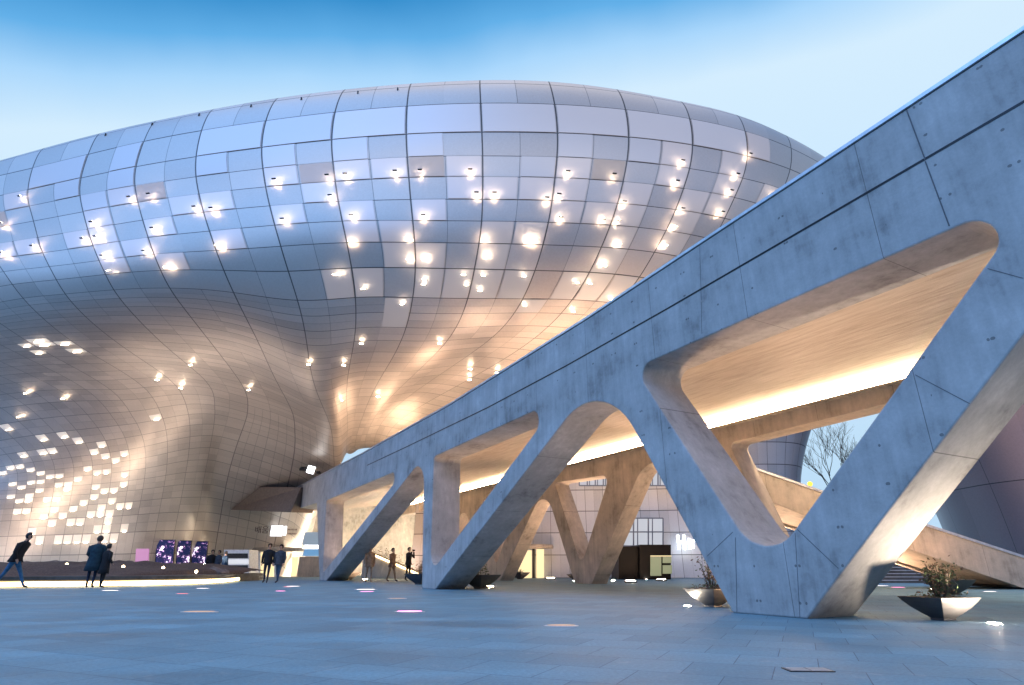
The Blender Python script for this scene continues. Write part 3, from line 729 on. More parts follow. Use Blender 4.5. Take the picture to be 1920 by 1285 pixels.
# black entrance kiosk
ks_ = empty('entrance_kiosk', at(1212, 1088, 40.5), 0, label='black box-shaped entrance kiosk with a lit greenish glass end', cat='kiosk')
KO = ks_.location.copy(); KO.z = 0; ks_.location.z = 0
def kbox(name, mat, x0, y0, x1, y1, f, th):
    m_ = MB(); c = [at(x0, y1, f), at(x1, y1, f), at(x1, y0, f), at(x0, y0, f)]
    for p in c[:2]:
        if y1 > 1080: p.z = 0
    m_.hexa([p - KO for p in c], [p + Vector((0, th, 0)) - KO for p in c]); return m_.build(name, mat, ks_)
kbox('body', M['black'], 1160, 1025, 1199, 1086, 41, 3); kbox('body', M['black'], 1199.5, 1021.5, 1258, 1086, 40.5, 3.5)
kbox('glass_panel', M['interior_g'], 1220, 1044, 1240, 1080, 40.35, .1); kbox('glass_panel', M['interior_g'], 1243, 1044, 1259, 1056, 40.35, .1)
kbox('glass_panel', M['interior_g'], 1243, 1060, 1260, 1076, 40.35, .1); kbox('light_line', M['interior'], 1220, 1042, 1259, 1043.5, 40.3, .08)
# dark smooth building at the right
B3 = Vector((30, 34, 0))
b3 = empty('smooth_grey_building', B3, 0, label='smooth dark grey-violet curved building behind the ramp on the right', cat='building')
loft('wall', M['facade_dark'], [(44, 62), (36, 50), (34.5, 44), (35.5, 40), (39, 37.5), (45, 36.5), (54, 37), (66, 40)], zs,
     lambda z, t: .07*z + .008*z*z, b3, .18, .16, B3)
# stair flight under the ramp
st = empty('plaza_steps', (20, 31, 0), 0, label='dark wide steps climbing behind the V-shaped bridge leg', cat='steps')
m_ = MB()
for i in range(12): m_.box((-.6, i*.36 + .18, (i+1)*.15/2 + .0), (6.6, .36, (i+1)*.15))
m_.build('treads', M['slab'], st)
m_ = MB()
for i in range(12): m_.box((-.6, i*.36 - .005, (i+1)*.15 - .02), (6.6, .02, .03))
m_.build('nosing', M['coping'], st)
# lit passage wall and planted ramp beyond the far legs
B4 = Vector((-8, 58, 0))
b4 = empty('passage_building', B4, 0, label='warmly lit pale wall of the passage below the overhang', cat='building')
loft('wall', M['concrete_plain'], [(-24, 56), (-20, 60), (-14, 61), (-8, 59.5), (-3, 57), (-1, 53)], [i*.8 for i in range(12)],
     lambda z, t: .03*z*z, b4, .3, .3, B4)
m_ = MB(); m_.prism([(-17.5-B4.x, 50.5-B4.y), (-.5-B4.x, 50.5-B4.y), (-.5-B4.x, 63-B4.y), (-25-B4.x, 63-B4.y)], 8.2, 8.6); m_.build('ceiling', M['concrete_plain'], b4)
c0, c1 = at(1000, 1060, 56), at(1000, 1060, 56)
m_ = MB()
for x in (-17, -11, -5):
    m_.box((x-B4.x, 56-B4.y, .06), (3.5, .12, .1))
m_.build('passage_fill_light', glow('passage_fill', (1, .82, .62), 260), b4)  # unseen strips added along the passage floor to brighten its wall
pr = empty('planted_ramp', (-9, 44, 0), 0, label='low sloping wall with a glowing light line behind the photographer', cat='ramp')
a_, b_ = at(682, 1032, 47), at(800, 1083, 41); a2 = Vector((a_.x, a_.y, 0)); b2_ = Vector((b_.x, b_.y, 0)); O_ = Vector((-9, 44, 0)); th = Vector((.2, 1.2, 0))
m_ = MB(); m_.hexa([a2-O_, b2_-O_, b_-O_, a_-O_], [a2+th-O_, b2_+th-O_, b_+th-O_, a_+th-O_]); m_.build('wall', M['concrete_plain'], pr)
m_ = MB(); m_.tube([a_ - O_ + Vector((0, -.06, -.02)), b_ - O_ + Vector((0, -.06, -.02))], .07, 6); m_.build('light_line', M['warm_strip'], pr)
m_ = MB()
for i in range(420):
    t = random.random(); p = a_*(1-t) + b_*t - O_ + Vector((random.uniform(0, .3), random.uniform(.1, 1), random.random()**2*.7)); s_ = random.uniform(.03, .07)
    d = Vector((random.uniform(-1, 1), random.uniform(-1, 1), random.uniform(-.3, 1))).normalized()*s_; e2 = d.orthogonal().normalized()*s_*.5
    m_.add([p-d, p+e2, p+d, p-e2], [(0, 1, 2, 3)])
m_.build('grasses', M['leaf2'], pr)
bn = empty('banner_wall', at(582, 1045, 52), 0, label='white and blue banded banner panel left of the farthest bridge leg', cat='banner')
O_ = bn.location.copy(); m_ = MB()
for (y0, y1, mi) in ((998, 1021.5, 2), (1022, 1029.5, 0), (1030, 1043, 1)):
    c = [at(566, y1, 52), at(600, y1, 52), at(600, y0, 52), at(571, y0, 52)]; m_.hexa([p-O_ for p in c], [p+Vector((0, .2, 0))-O_ for p in c], mi)
c = [at(562, 1044, 52), at(600, 1044, 52), at(600, 1085, 52), at(555, 1085, 52)]; m_.hexa([p-O_ for p in reversed(c)], [p+Vector((0, .2, 0))-O_ for p in reversed(c)], 3)
m_.build('panels', [M['white_lit'], glow('blue_band', (.16, .40, .72), .8), glow('grey_blue_band', (.40, .52, .66), .6), M['concrete_plain']], bn)

# ------------------------------------------------------------------ entrance, signs and screens on the big building
def quad(mb, x0, y0, x1, y1, f, org, th=.15, m=0, f2=None, sk_=0):
    f2 = f if f2 is None else f2
    c = [at(x0, y1, f), at(x1, y1, f2), at(x1+sk_, y0, f2), at(x0+sk_, y0, f)]
    mb.hexa([p-org for p in c], [p+Vector((.05, th, 0))-org for p in c], m); return mb
BO = Vector((0, 30, 0))
m_ = MB(); quad(m_, 489, 1036, 512, 1084, fsurf(500, 1060)-.7, BO); dr = m_.build('entrance_door', M['interior'], bld)
m_ = MB(); quad(m_, 514, 1038, 520, 1084, fsurf(500, 1060)-.72, BO); quad(m_, 484, 1034, 488, 1084, fsurf(500, 1060)-.72, BO); m_.build('door_frame', M['coping'], dr)
m_ = MB(); quad(m_, 545, 1045, 556, 1082, fsurf(550, 1060)-.5, BO, sk_=3); m_.build('entrance_door', M['interior'], bld)
m_ = MB(); c_ = at(520, 1034, fsurf(520, 1034)-.6) - BO; m_.lathe([(2.3, 0), (2.4, .12), (2.2, .3)], 24, (c_.x, c_.y, c_.z), sy=.45); m_.build('door_canopy', M['concrete_plain'], bld, True)
vb = empty('ticket_booth', (0, 0, 0), 0, label='white booth with dark horizontal openings beside the entrance', cat='booth')
p_ = atz(443, 1084, 0); vb.location = (p_.x, p_.y, 0); VO = Vector((p_.x, p_.y, 0)); f_ = p_.y
m_ = MB(); quad(m_, 420, 1031, 467, 1079, f_, VO, 1.6)
m_.build('body', plain('white_booth', (.75, .76, .8), .4), vb)
m_ = MB(); quad(m_, 424, 1038, 464, 1047, f_-.05, VO, .2); quad(m_, 424, 1060, 464, 1068, f_-.05, VO, .2); m_.build('opening', M['dark'], vb)
m_ = MB(); quad(m_, 422, 1049, 465, 1058, f_-.06, VO, .06); m_.build('light_panel', glow('booth_light', (.9, .92, 1), .8), vb)
sb = empty('name_sign', at(512, 998, fsurf(512, 998)-.9), R(10), label='illuminated name sign with dark Korean letters above the entrance', cat='sign')
def text(body, size, loc, mat, name, parent, ext=.03, rot=(math.pi/2, 0, 0)):
    c = bpy.data.curves.new(name, 'FONT'); c.body = body; c.size = size; c.extrude = ext; c.align_x = 'LEFT'
    o = bpy.data.objects.new('tmp', c); COL.objects.link(o)
    me_ = bpy.data.meshes.new_from_object(o.evaluated_get(bpy.context.evaluated_depsgraph_get())); bpy.data.objects.remove(o)
    me_.materials.clear(); me_.materials.append(mat); me_.name = name
    o = bpy.data.objects.new(name, me_); COL.objects.link(o); o.parent = parent; o.location = loc; o.rotation_euler = rot
    return o
text('배움터', .62, (-1.5, 0, -.05), M['letters'], 'korean_letters', sb)
m_ = MB(); m_.box((.28, 0, .1), (.95, .1, .85)); m_.box((.95, 0, .12), (.22, .1, .75)); m_.build('lightbox', M['white_lit'], sb)
m_ = MB()
for z in (.22, -.12):
    x = 1.2
    for i in range(7): m_.box((x, 0, z), (.07, .04, .13)); x += .11
m_.build('small_lettering', M['letters'], sb)
# video screens
def screen_mat(seed, bright):
    a = NT('screen_picture'); v = a.obj(); n = a.noise(v, 1.9, 5, .75); n2 = a.noise(a.obj((1, 1, 3)), 2.0, 3, .6, True)
    k = a.ramp(n, [(.49, (.004, .006, .03)), (.54, (.10, .05, .16)), (.56, (.6, .3, .5)), (.585, (.85, .92, 1))])
    k = a.mix(.35, k, n2, 'OVERLAY')
    a.base((.01, .01, .01), .2); a.l(k, a.bs.inputs['Emission Color']); a.bs.inputs['Emission Strength'].default_value = bright
    return a.m
SCM = [screen_mat(1, 3.2), screen_mat(2, 2.4), screen_mat(3, 2.2)]
for i, (x0, x1, lb) in enumerate(((290, 323, 'leftmost of three lit video screens, the widest and brightest'), (329, 354, 'middle one of the three lit video screens on the wall'), (358, 385, 'rightmost of three lit video screens, beside the group of people'))):
    f_ = fsurf((x0+x1)/2, 1035) - .7
    o = empty('video_screen', at((x0+x1)/2, 1057, f_), 0, label=lb, cat='screen', group='video screens on the wall'); O_ = o.location.copy()
    m_ = MB(); quad(m_, x0, 1012+i*1.5, x1, 1060, f_, O_, .12, 0, f_+.35, 4); m_.build('casing', M['dark'], o)
    m_ = MB(); quad(m_, x0+1, 1013+i*1.5, x1-1, 1059, f_-.03, O_, .02, 0, f_+.32, 4); m_.build('display', SCM[i], o)
po = empty('pink_notice', at(265, 1057, 41.5), 0, label='plain pink notice board left of the video screens', cat='notice board'); O_ = po.location.copy()
m_ = MB(); quad(m_, 253, 1029, 276, 1058, 41.4, O_, .06, 0, 41.6, 2); m_.build('board', M['pinkposter'], po)
m_ = MB(); p0 = Vector((0, .1, 0))
for dx in (-.3, .3): m_.tube([p0 + Vector((dx, 0, -O_.z)), p0 + Vector((dx, 0, .2))], .025, 6)
m_.build('post', M['dark'], po)
# flood lights hung under the overhang
fl = empty('hanging_floodlight', at(583, 883, fsurf(583, 883)-1.6), 0, label='bright square white floodlight hung under the overhang', cat='floodlight')
m_ = MB(); m_.box((.05, 0, .05), (.62, .35, .6), ry=R(15)); m_.build('housing', M['coping'], fl, bevel=.03)
m_ = MB(); m_.box((.05, -.19, .05), (.56, .03, .54), ry=R(15)); m_.build('lens', glow('flood_face', (.95, .97, 1), 8), fl)
m_ = MB(); m_.lathe([(.28, -.14), (.30, 0), (.2, .14)], 16, (-.62, 0, .15)); m_.lathe([(.16, -.1), (.18, 0), (.1, .1)], 16, (.6, 0, -.12)); m_.tube([(-.62, 0, .1), (.6, 0, -.1)], .05, 6); m_.tube([(0, 0, .1), (0, 1.7, .5)], .05, 6)
m_.build('bracket', M['dark'], fl)

# ------------------------------------------------------------------ rock garden
gd = empty('rock_garden', (-18, 30, 0), 0, label='raised dark soil bed with a lit stone edge at the left', cat='planting bed')
GO = Vector((-18, 30, 0))
edge = [atz(-260, 1108, .0), atz(-100, 1105, .0), atz(60, 1102.5, 0), atz(200, 1101, 0), atz(330, 1098, 0), atz(410, 1094, 0), atz(440, 1090.5, 0)]
efine, _ = resample(np.array([tuple(p) for p in edge]), list(range(len(edge))), 6); efine = [Vector(p) for p in efine]
backp = [efine[-1] + Vector((.2, 2.5, 0)), Vector((-15.5, 39.5, 0)), Vector((-30, 37.5, 0)), Vector((-46, 37, 0))]
def inset(d): return [p + Vector((-.0, d, 0)) for p in efine]
poly = inset(0) + backp
m_ = MB(); m_.prism([(p.x-GO.x, p.y-GO.y) for p in poly], .26, .40); m_.build('stone_edge', M['slab'], gd, bevel=.01)
poly = inset(.5) + [p + Vector((0, .3, 0)) for p in backp]
m_ = MB(); m_.prism([(p.x-GO.x, p.y-GO.y) for p in poly], 0, .255); m_.build('plinth', M['slab'], gd)
m_ = MB(); li = inset(.40)
for a_, b_ in zip(li, li[1:]): m_.tube([a_ - GO + Vector((0, 0, .12)), b_ - GO + Vector((0, 0, .12))], .085, 8)
m_.build('edge_light', M['warm_strip'], gd)
bm = bmesh.new(); bmesh.ops.create_grid(bm, x_segments=60, y_segments=26, size=1)
from mathutils import noise as mn
for v_ in bm.verts:
    x = -31 + v_.co.x*16; t = (v_.co.y+1)/2
    yf = np.interp(x, [p.x for p in efine], [p.y for p in efine]) + .25; yb = 38.2
    edgefall = min(1, (-14.2 - x)/3.0) if x > -17.2 else 1
    y = yf + (yb-yf)*t; h = .40 + (.52*math.sin(min(1, t*1.3)*math.pi*.62) + .16*mn.noise(Vector((x*.5, y*.5, 0))) + .1*mn.noise(Vector((x*2, y*2, 3))))*max(edgefall, 0)
    if t == 0 : h = .38
    v_.co = Vector((x, y, h)) - GO
me_ = bpy.data.meshes.new('soil'); bm.to_mesh(me_); bm.free(); me_.materials.append(M['mulch'])
for p in me_.polygons: p.use_smooth = True
o = bpy.data.objects.new('soil', me_); COL.objects.link(o); o.parent = gd
def rock(c, s):
    bm = bmesh.new(); bmesh.ops.create_icosphere(bm, subdivisions=3, radius=1); k = random.uniform(0, 99)
    for v_ in bm.verts:
        v_.co *= 1 + .32*mn.noise(v_.co*1.3 + Vector((k, 0, 0))) + .12*mn.noise(v_.co*3.5 + Vector((0, k, 0)))
        v_.co = Vector((v_.co.x*s[0], v_.co.y*s[1], v_.co.z*s[2]))
    me_ = bpy.data.meshes.new('rock'); bm.to_mesh(me_); bm.free(); me_.materials.append(M['rock'])
    o = bpy.data.objects.new('rock', me_); COL.objects.link(o); o.location = c; o.rotation_euler = (0, 0, random.uniform(0, 6))
    return o
RK = [(-15, 1062, 30, 'low brown rock at the left edge behind the striding person'), (45, 1057, 32, 'wide brown rock seen left of the standing couple'), (110, 1059, 31, 'brown rock just left of the couple, by a small garden lamp'),
      (238, 1060, 33, 'tall rock under the pink notice board'), (285, 1066, 31, 'flat rock below the leftmost video screen'), (330, 1064, 33, 'dark rock below the middle video screen'),
      (385, 1068, 34, 'rock below the rightmost video screen'), (405, 1078, 33, 'small end rock at the right tip of the lit bed')]
for x, y, f, lb in RK:
    p = at(x, y, f); tag(rock((p.x, p.y, max(p.z-.18, .35)), (random.uniform(.55, .95), .6, random.uniform(.28, .42))), lb, 'rock', 'rocks on the raised bed')
for x, y, f, lb in ((125, 1059, 29, 'small garden lamp just left of the couple'), (231, 1063, 29, 'small garden lamp just right of the couple'), (306, 1065, 29.5, 'small garden lamp below the leftmost video screen'), (368, 1072, 30, 'small garden lamp below the rightmost video screen')):
    p = at(x, y, f); o = empty('garden_lamp', p, 0, label=lb, cat='garden lamp', group='garden lamps on the bed')
    m_ = MB(); m_.lathe([(.02, -.07), (.06, -.03), (.07, 0), (.05, .05), (.01, .07)], 10); m_.build('bulb', glow('garden_bulb', (1, .75, .45), 14), o, True)
    m_ = MB(); m_.tube([(0, .02, -.6), (0, .02, -.05)], .02, 6); m_.build('stake', M['dark'], o)
# wall wash light behind the bed
ww = empty('wall_wash_light', (-20, 38, 0), 0, label='low linear light washing the metal wall behind the rock bed', cat='light')
m_ = MB(); pts = [Vector((-38, 37.4, .25)), Vector((-30, 38.6, .25)), Vector((-24, 40.4, .25)), Vector((-18.5, 41.9, .25))]
for a_, b_ in zip(pts, pts[1:]): m_.tube([a_ - Vector((-20, 38, 0)), b_ - Vector((-20, 38, 0))], .06, 8)
m_.build('tube', M['wash'], ww)

# ------------------------------------------------------------------ ground lights
def glight(px, py, mat, lb, r_=.11, grp='lights set into the paving', ell=1.0):
    p = atz(px, py, 0); o = empty('ground_light', p, 0, label=lb, cat='ground light', group=grp)
    m_ = MB(); m_.lathe([(r_*1.25, 0), (r_*1.25, .006), (r_*1.02, .010)], 20, sx=ell); m_.build('bezel', M['coping'], o)
    m_ = MB(); m_.lathe([(r_, .004), (r_, .012), (r_*.6, .014)], 20, sx=ell); m_.build('lens', mat, o)
    return o
glight(1289, 1137, M['flood'], 'bright white uplight in the paving beside the planter left of the big V leg', .06)
glight(1864, 1170, glow('strong_uplight_lens', (1, .80, .60), 2200), 'brightest white uplight right beside the nearest bowl planter', .07)
glight(1150, 1089, glow('strong_leg_uplight', (1, .74, .48), 2000), 'bright uplight at the foot of the far V leg by the kiosk', .09)
glight(1212, 1087, M['flood'], 'uplight on the paving in front of the black kiosk', .05)
glight(1077, 1090, M['flood'], 'small uplight just left of the far V leg', .05)
glight(768, 1147.5, M['pink'], 'pink light set in the open plaza, nearest of the coloured ones', .14, ell=1.5)
glight(686, 1106, M['whitelamp'], 'white light in the paving between the two far bridge legs', .2, ell=1.6)
glight(688, 1110, M['pink'], 'pink light just in front of the white one between the far legs', .13, ell=1.6)
glight(549, 1100, M['whitelamp'], 'white light in the paving right of the walking pair', .16, ell=1.6)
glight(540, 1101, M['red'], 'red light touching the white one right of the walking pair', .12, ell=1.4)
glight(526, 1109, M['pink'], 'dim pink light in the paving below the walking pair', .1, ell=1.5)
glight(342, 1114, M['red'], 'red light in the paving below the lit garden edge', .1, ell=1.6)
glight(380, 1104, M['whitelamp'], 'white light in the paving just before the tip of the lit bed', .12, ell=1.8)
glight(207, 1108, M['whitelamp'], 'white light at the feet of the standing couple', .14, ell=1.8)
glight(374, 1148, M['amber'], 'dim amber light in the left part of the open plaza', .13, ell=2)
glight(744, 1123, M['amber'], 'dim amber light below the far bridge leg', .13, ell=1.5)
glight(1052, 1174, M['amber'], 'dim amber light in the middle of the near plaza', .09, ell=2)
glight(1654, 1099, M['whitelamp'], 'white light on the paving behind the big V leg', .16, ell=1.5)
glight(1684, 1102, M['pink'], 'pink light on the paving left of the nearest bowl planter', .16, ell=1.5)
glight(1856, 1110, M['whitelamp'], 'white light on the paving beyond the right planters', .12, ell=1.5)
# unseen uplights added under the overhang to warm the metal belly
for p, lb in (((2.5, 41, 0), 'unseen uplight under the overhang behind the far V legs'), ((-4.5, 45, 0), 'unseen uplight beneath the narrowing of the metal overhang'), ((8.5, 36, 0), 'unseen uplight under the overhang in front of the kiosk wall'),
              ((-9.5, 47.5, 0), 'unseen uplight near the far end of the footbridge'), ((12, 29, 0), 'unseen uplight behind the big V leg, before the ramp'), ((6, 32, 0), 'unseen uplight just behind the far bridge girder'), ((16, 34, 0), 'unseen uplight between the kiosk and the ramp'), ((14, 25.5, 0), 'unseen uplight behind the sloping ramp'), ((13.2, 19.6, 0), 'added uplight in front of the ramp, hidden by the nearest planter')):  # last entry is a lamp added to turn the ramp orange
    o = empty('overhang_fill_light', p, 0, label=lb, cat='uplight', group='unseen added uplights under the overhang')
    m_ = MB(); m_.lathe([(.30, 0), (.32, .05), (.27, .09)], 20); m_.build('housing', M['dark'], o)
    m_ = MB(); m_.lathe([(.24, .085), (.24, .095), (.1, .10)], 20); m_.build('lens', M['ramp_lens' if 'nearest planter' in lb else 'spotlens'], o)
for p, lb, top_ in (((-31, 37.2, .95), 'leftmost added uplight behind the rock bed', .95), ((-25, 38.2, .95), 'added uplight behind the rock bed, left of the couple', .95), ((-19, 39.3, .95), 'added uplight behind the rock bed, near the pink board', .95)):
    o = empty('bed_fill_light', p, 0, label=lb, cat='uplight', group='added uplights behind the rock bed')  # lamps added out of sight to brighten the left soffit
    m_ = MB(); m_.lathe([(.22, -.9), (.22, -.02), (.27, 0)], 16); m_.build('housing', M['dark'], o)
    m_ = MB(); m_.lathe([(.26, .005), (.26, .012), (.1, .015)], 16); m_.build('lens', glow('bed_fill_lens', (1, .74, .54), 330), o)
for s_, o_, lb in ((1.1, 1.75, 'added uplight hidden behind the foot of the big V leg'), (14.4, 2.4, 'added uplight hidden behind the foot of the second V leg'), (31, 2.4, 'added uplight hidden behind the foot of the farthest V leg'), (8.5, 7.6, 'added uplight under the deck beside the far truss')):
    p = bp(s_, o_, 0); o = empty('underdeck_fill_light', p, 0, label=lb, cat='uplight', group='added uplights below the bridge deck')  # out-of-sight lamps added to warm the far truss and the bridge underside
    m_ = MB(); m_.lathe([(.17, 0), (.18, .03), (.15, .05)], 16); m_.build('housing', M['dark'], o)
    m_ = MB(); m_.lathe([(.14, .052), (.14, .058), (.1, .06)], 16); m_.build('lens', glow('underdeck_fill_lens', (1, .60, .32), 900), o)
for s_, o_, lb in ((20, 5, 'added uplight standing on the bridge deck under the overhang, nearest one'), (28, 5, 'added uplight standing on the bridge deck under the overhang, middle one'), (36, 4.5, 'added uplight standing on the bridge deck under the overhang, farthest one')):
    p = bp(s_, o_, 6.2); o = empty('deck_fill_light', p, 0, label=lb, cat='uplight', group='added uplights on the bridge deck')  # invented lamps behind the parapet, added to light the overhang
    m_ = MB(); m_.lathe([(.2, 0), (.22, .08), (.2, .12)], 16); m_.build('housing', M['dark'], o)
    m_ = MB(); m_.lathe([(.18, .125), (.18, .13), (.1, .135)], 16); m_.build('lens', glow('deck_fill_lens', (1, .66, .42), 950), o)
# hatch in the paving
ht = empty('paving_hatch', atz(1515, 1257, 0), R(-2), label='pale square-celled hatch set into the near paving', cat='hatch')
m_ = MB(); m_.box((0, 0, .003), (.32, .17, .006)); m_.build('frame', M['dark'], ht)
m_ = MB()
for x in (-.075, .075):
    for y in (-.037, .037): m_.box((x, y, .006), (.135, .06, .006))
m_.build('plate', plain('pale_stone_plate', (.42, .40, .38), .6), ht)

# ------------------------------------------------------------------ planters
def planter(px, py, wd, lb, plb, leafy=1.0, mixc=.3, tall=.55, cone=False, n=520):
    p = atz(px, py, 0); o = empty('bowl_planter', p, 0, label=lb, cat='planter', group='bowl planters along the footbridge')
    r_ = wd/2; h = wd*.30; pha = math.atan2(-p.y, -p.x) + .06
    prof = [(r_*.30, 0), (r_*.30, h*.10), (r_*.48, h*.28), (r_*.72, h*.55), (r_*.90, h*.82), (r_*1.0, h*1.0), (r_*.97, h*1.0), (r_*.85, h*.86), (r_*.3, h*.84)]
    m_ = MB(); m_.lathe(prof, 4, ph=pha); b = m_.build('bowl', M['bowl'], o, bevel=.008)
    m_ = MB(); m_.lathe([(r_*.8, h*.80), (r_*.78, h*.93), (r_*.1, h*1.0)], 4, ph=pha); m_.build('soil', M['mulch'], o)
    q = empty('potted_shrub', p + Vector((0, 0, h*.9)), 0, label=plb, cat='shrub', group='shrubs growing in the bowl planters')
    st_ = MB(); lf = MB()
    tips = []
    for i in range(9 if not cone else 3):
        a_ = random.uniform(0, 6.28); rr = random.uniform(.05, .55)*r_; hh = tall*random.uniform(.55, 1.0)
        b0 = Vector((math.cos(a_)*rr*.3, math.sin(a_)*rr*.3, 0)); t0 = Vector((math.cos(a_)*rr, math.sin(a_)*rr, hh)) if not cone else Vector((0, 0, tall))
        mid = (b0+t0)/2 + Vector((random.uniform(-.04, .04), random.uniform(-.04, .04), 0)); st_.tube([b0, mid, t0], [.012, .008, .003], 5); tips.append((b0, mid, t0))
    for i in range(int(n*leafy)):
        if cone:
            z = random.random()**1.3; rr = r_*.5*(1-z)*random.random()**.4; a_ = random.uniform(0, 6.28); c = Vector((math.cos(a_)*rr, math.sin(a_)*rr, z*tall))
        else:
            b0, mid, t0 = random.choice(tips); t = random.random()**.6; c = b0.lerp(t0, t) + Vector([random.gauss(0, .055) for _ in range(3)])
            if random.random() < .3: a_ = random.uniform(0, 6.28); rr = random.random()*r_*.75; c = Vector((math.cos(a_)*rr, math.sin(a_)*rr, random.uniform(0, .1)))
        d = Vector((random.uniform(-1, 1), random.uniform(-1, 1), random.uniform(-.4, 1))).normalized()*random.uniform(.018, .038); e2 = d.orthogonal().normalized()*d.length*.45
        lf.add([c-d, c-d*.2+e2, c+d, c-d*.2-e2], [(0, 1, 2, 3)], 1 if random.random() < mixc else 0)
    st_.build('stems', M['bark'], q); lf.build('foliage', [M['leaf'], M['leaf2']], q)
planter(1769, 1163, 1.03, 'nearest bowl planter, lit white on its right side', 'bushy green and russet shrub in the nearest planter', 1.5, .35, .50)
planter(1785, 1115, 1.3, 'black bowl planter standing behind the nearest one', 'low dark shrub in the planter behind the nearest one', .5, .3, .25)
planter(1338, 1138, 1.1, 'black bowl planter left of the big V leg', 'thin shrub with pale leaves left of the big V leg', 1.0, .5, .65)
planter(900, 1104, 1.55, 'black bowl planter right of the second V leg', 'dark cone-shaped conifer in planter beside second V leg', 1.6, .0, .95, True)
planter(787, 1096, 1.5, 'black bowl planter just right of the photographer', 'small shrub in the planter beside the photographer', .7, .6, .6)
planter(652, 1088, 1.5, 'small black bowl planter at the foot of the farthest V leg', 'dark shrub in the planter by the farthest V leg', 1.1, .0, 1.0, True)
planter(975, 1086, 1.4, 'flat black bowl planter in front of the lit doors', 'flat low shrub in the planter before the lit doors', .4, .2, .2)
planter(1076, 1086, 1.0, 'tiny bowl planter left of the far V leg foot', 'tiny dark shrub left of the far V leg foot', .5, .1, .45)

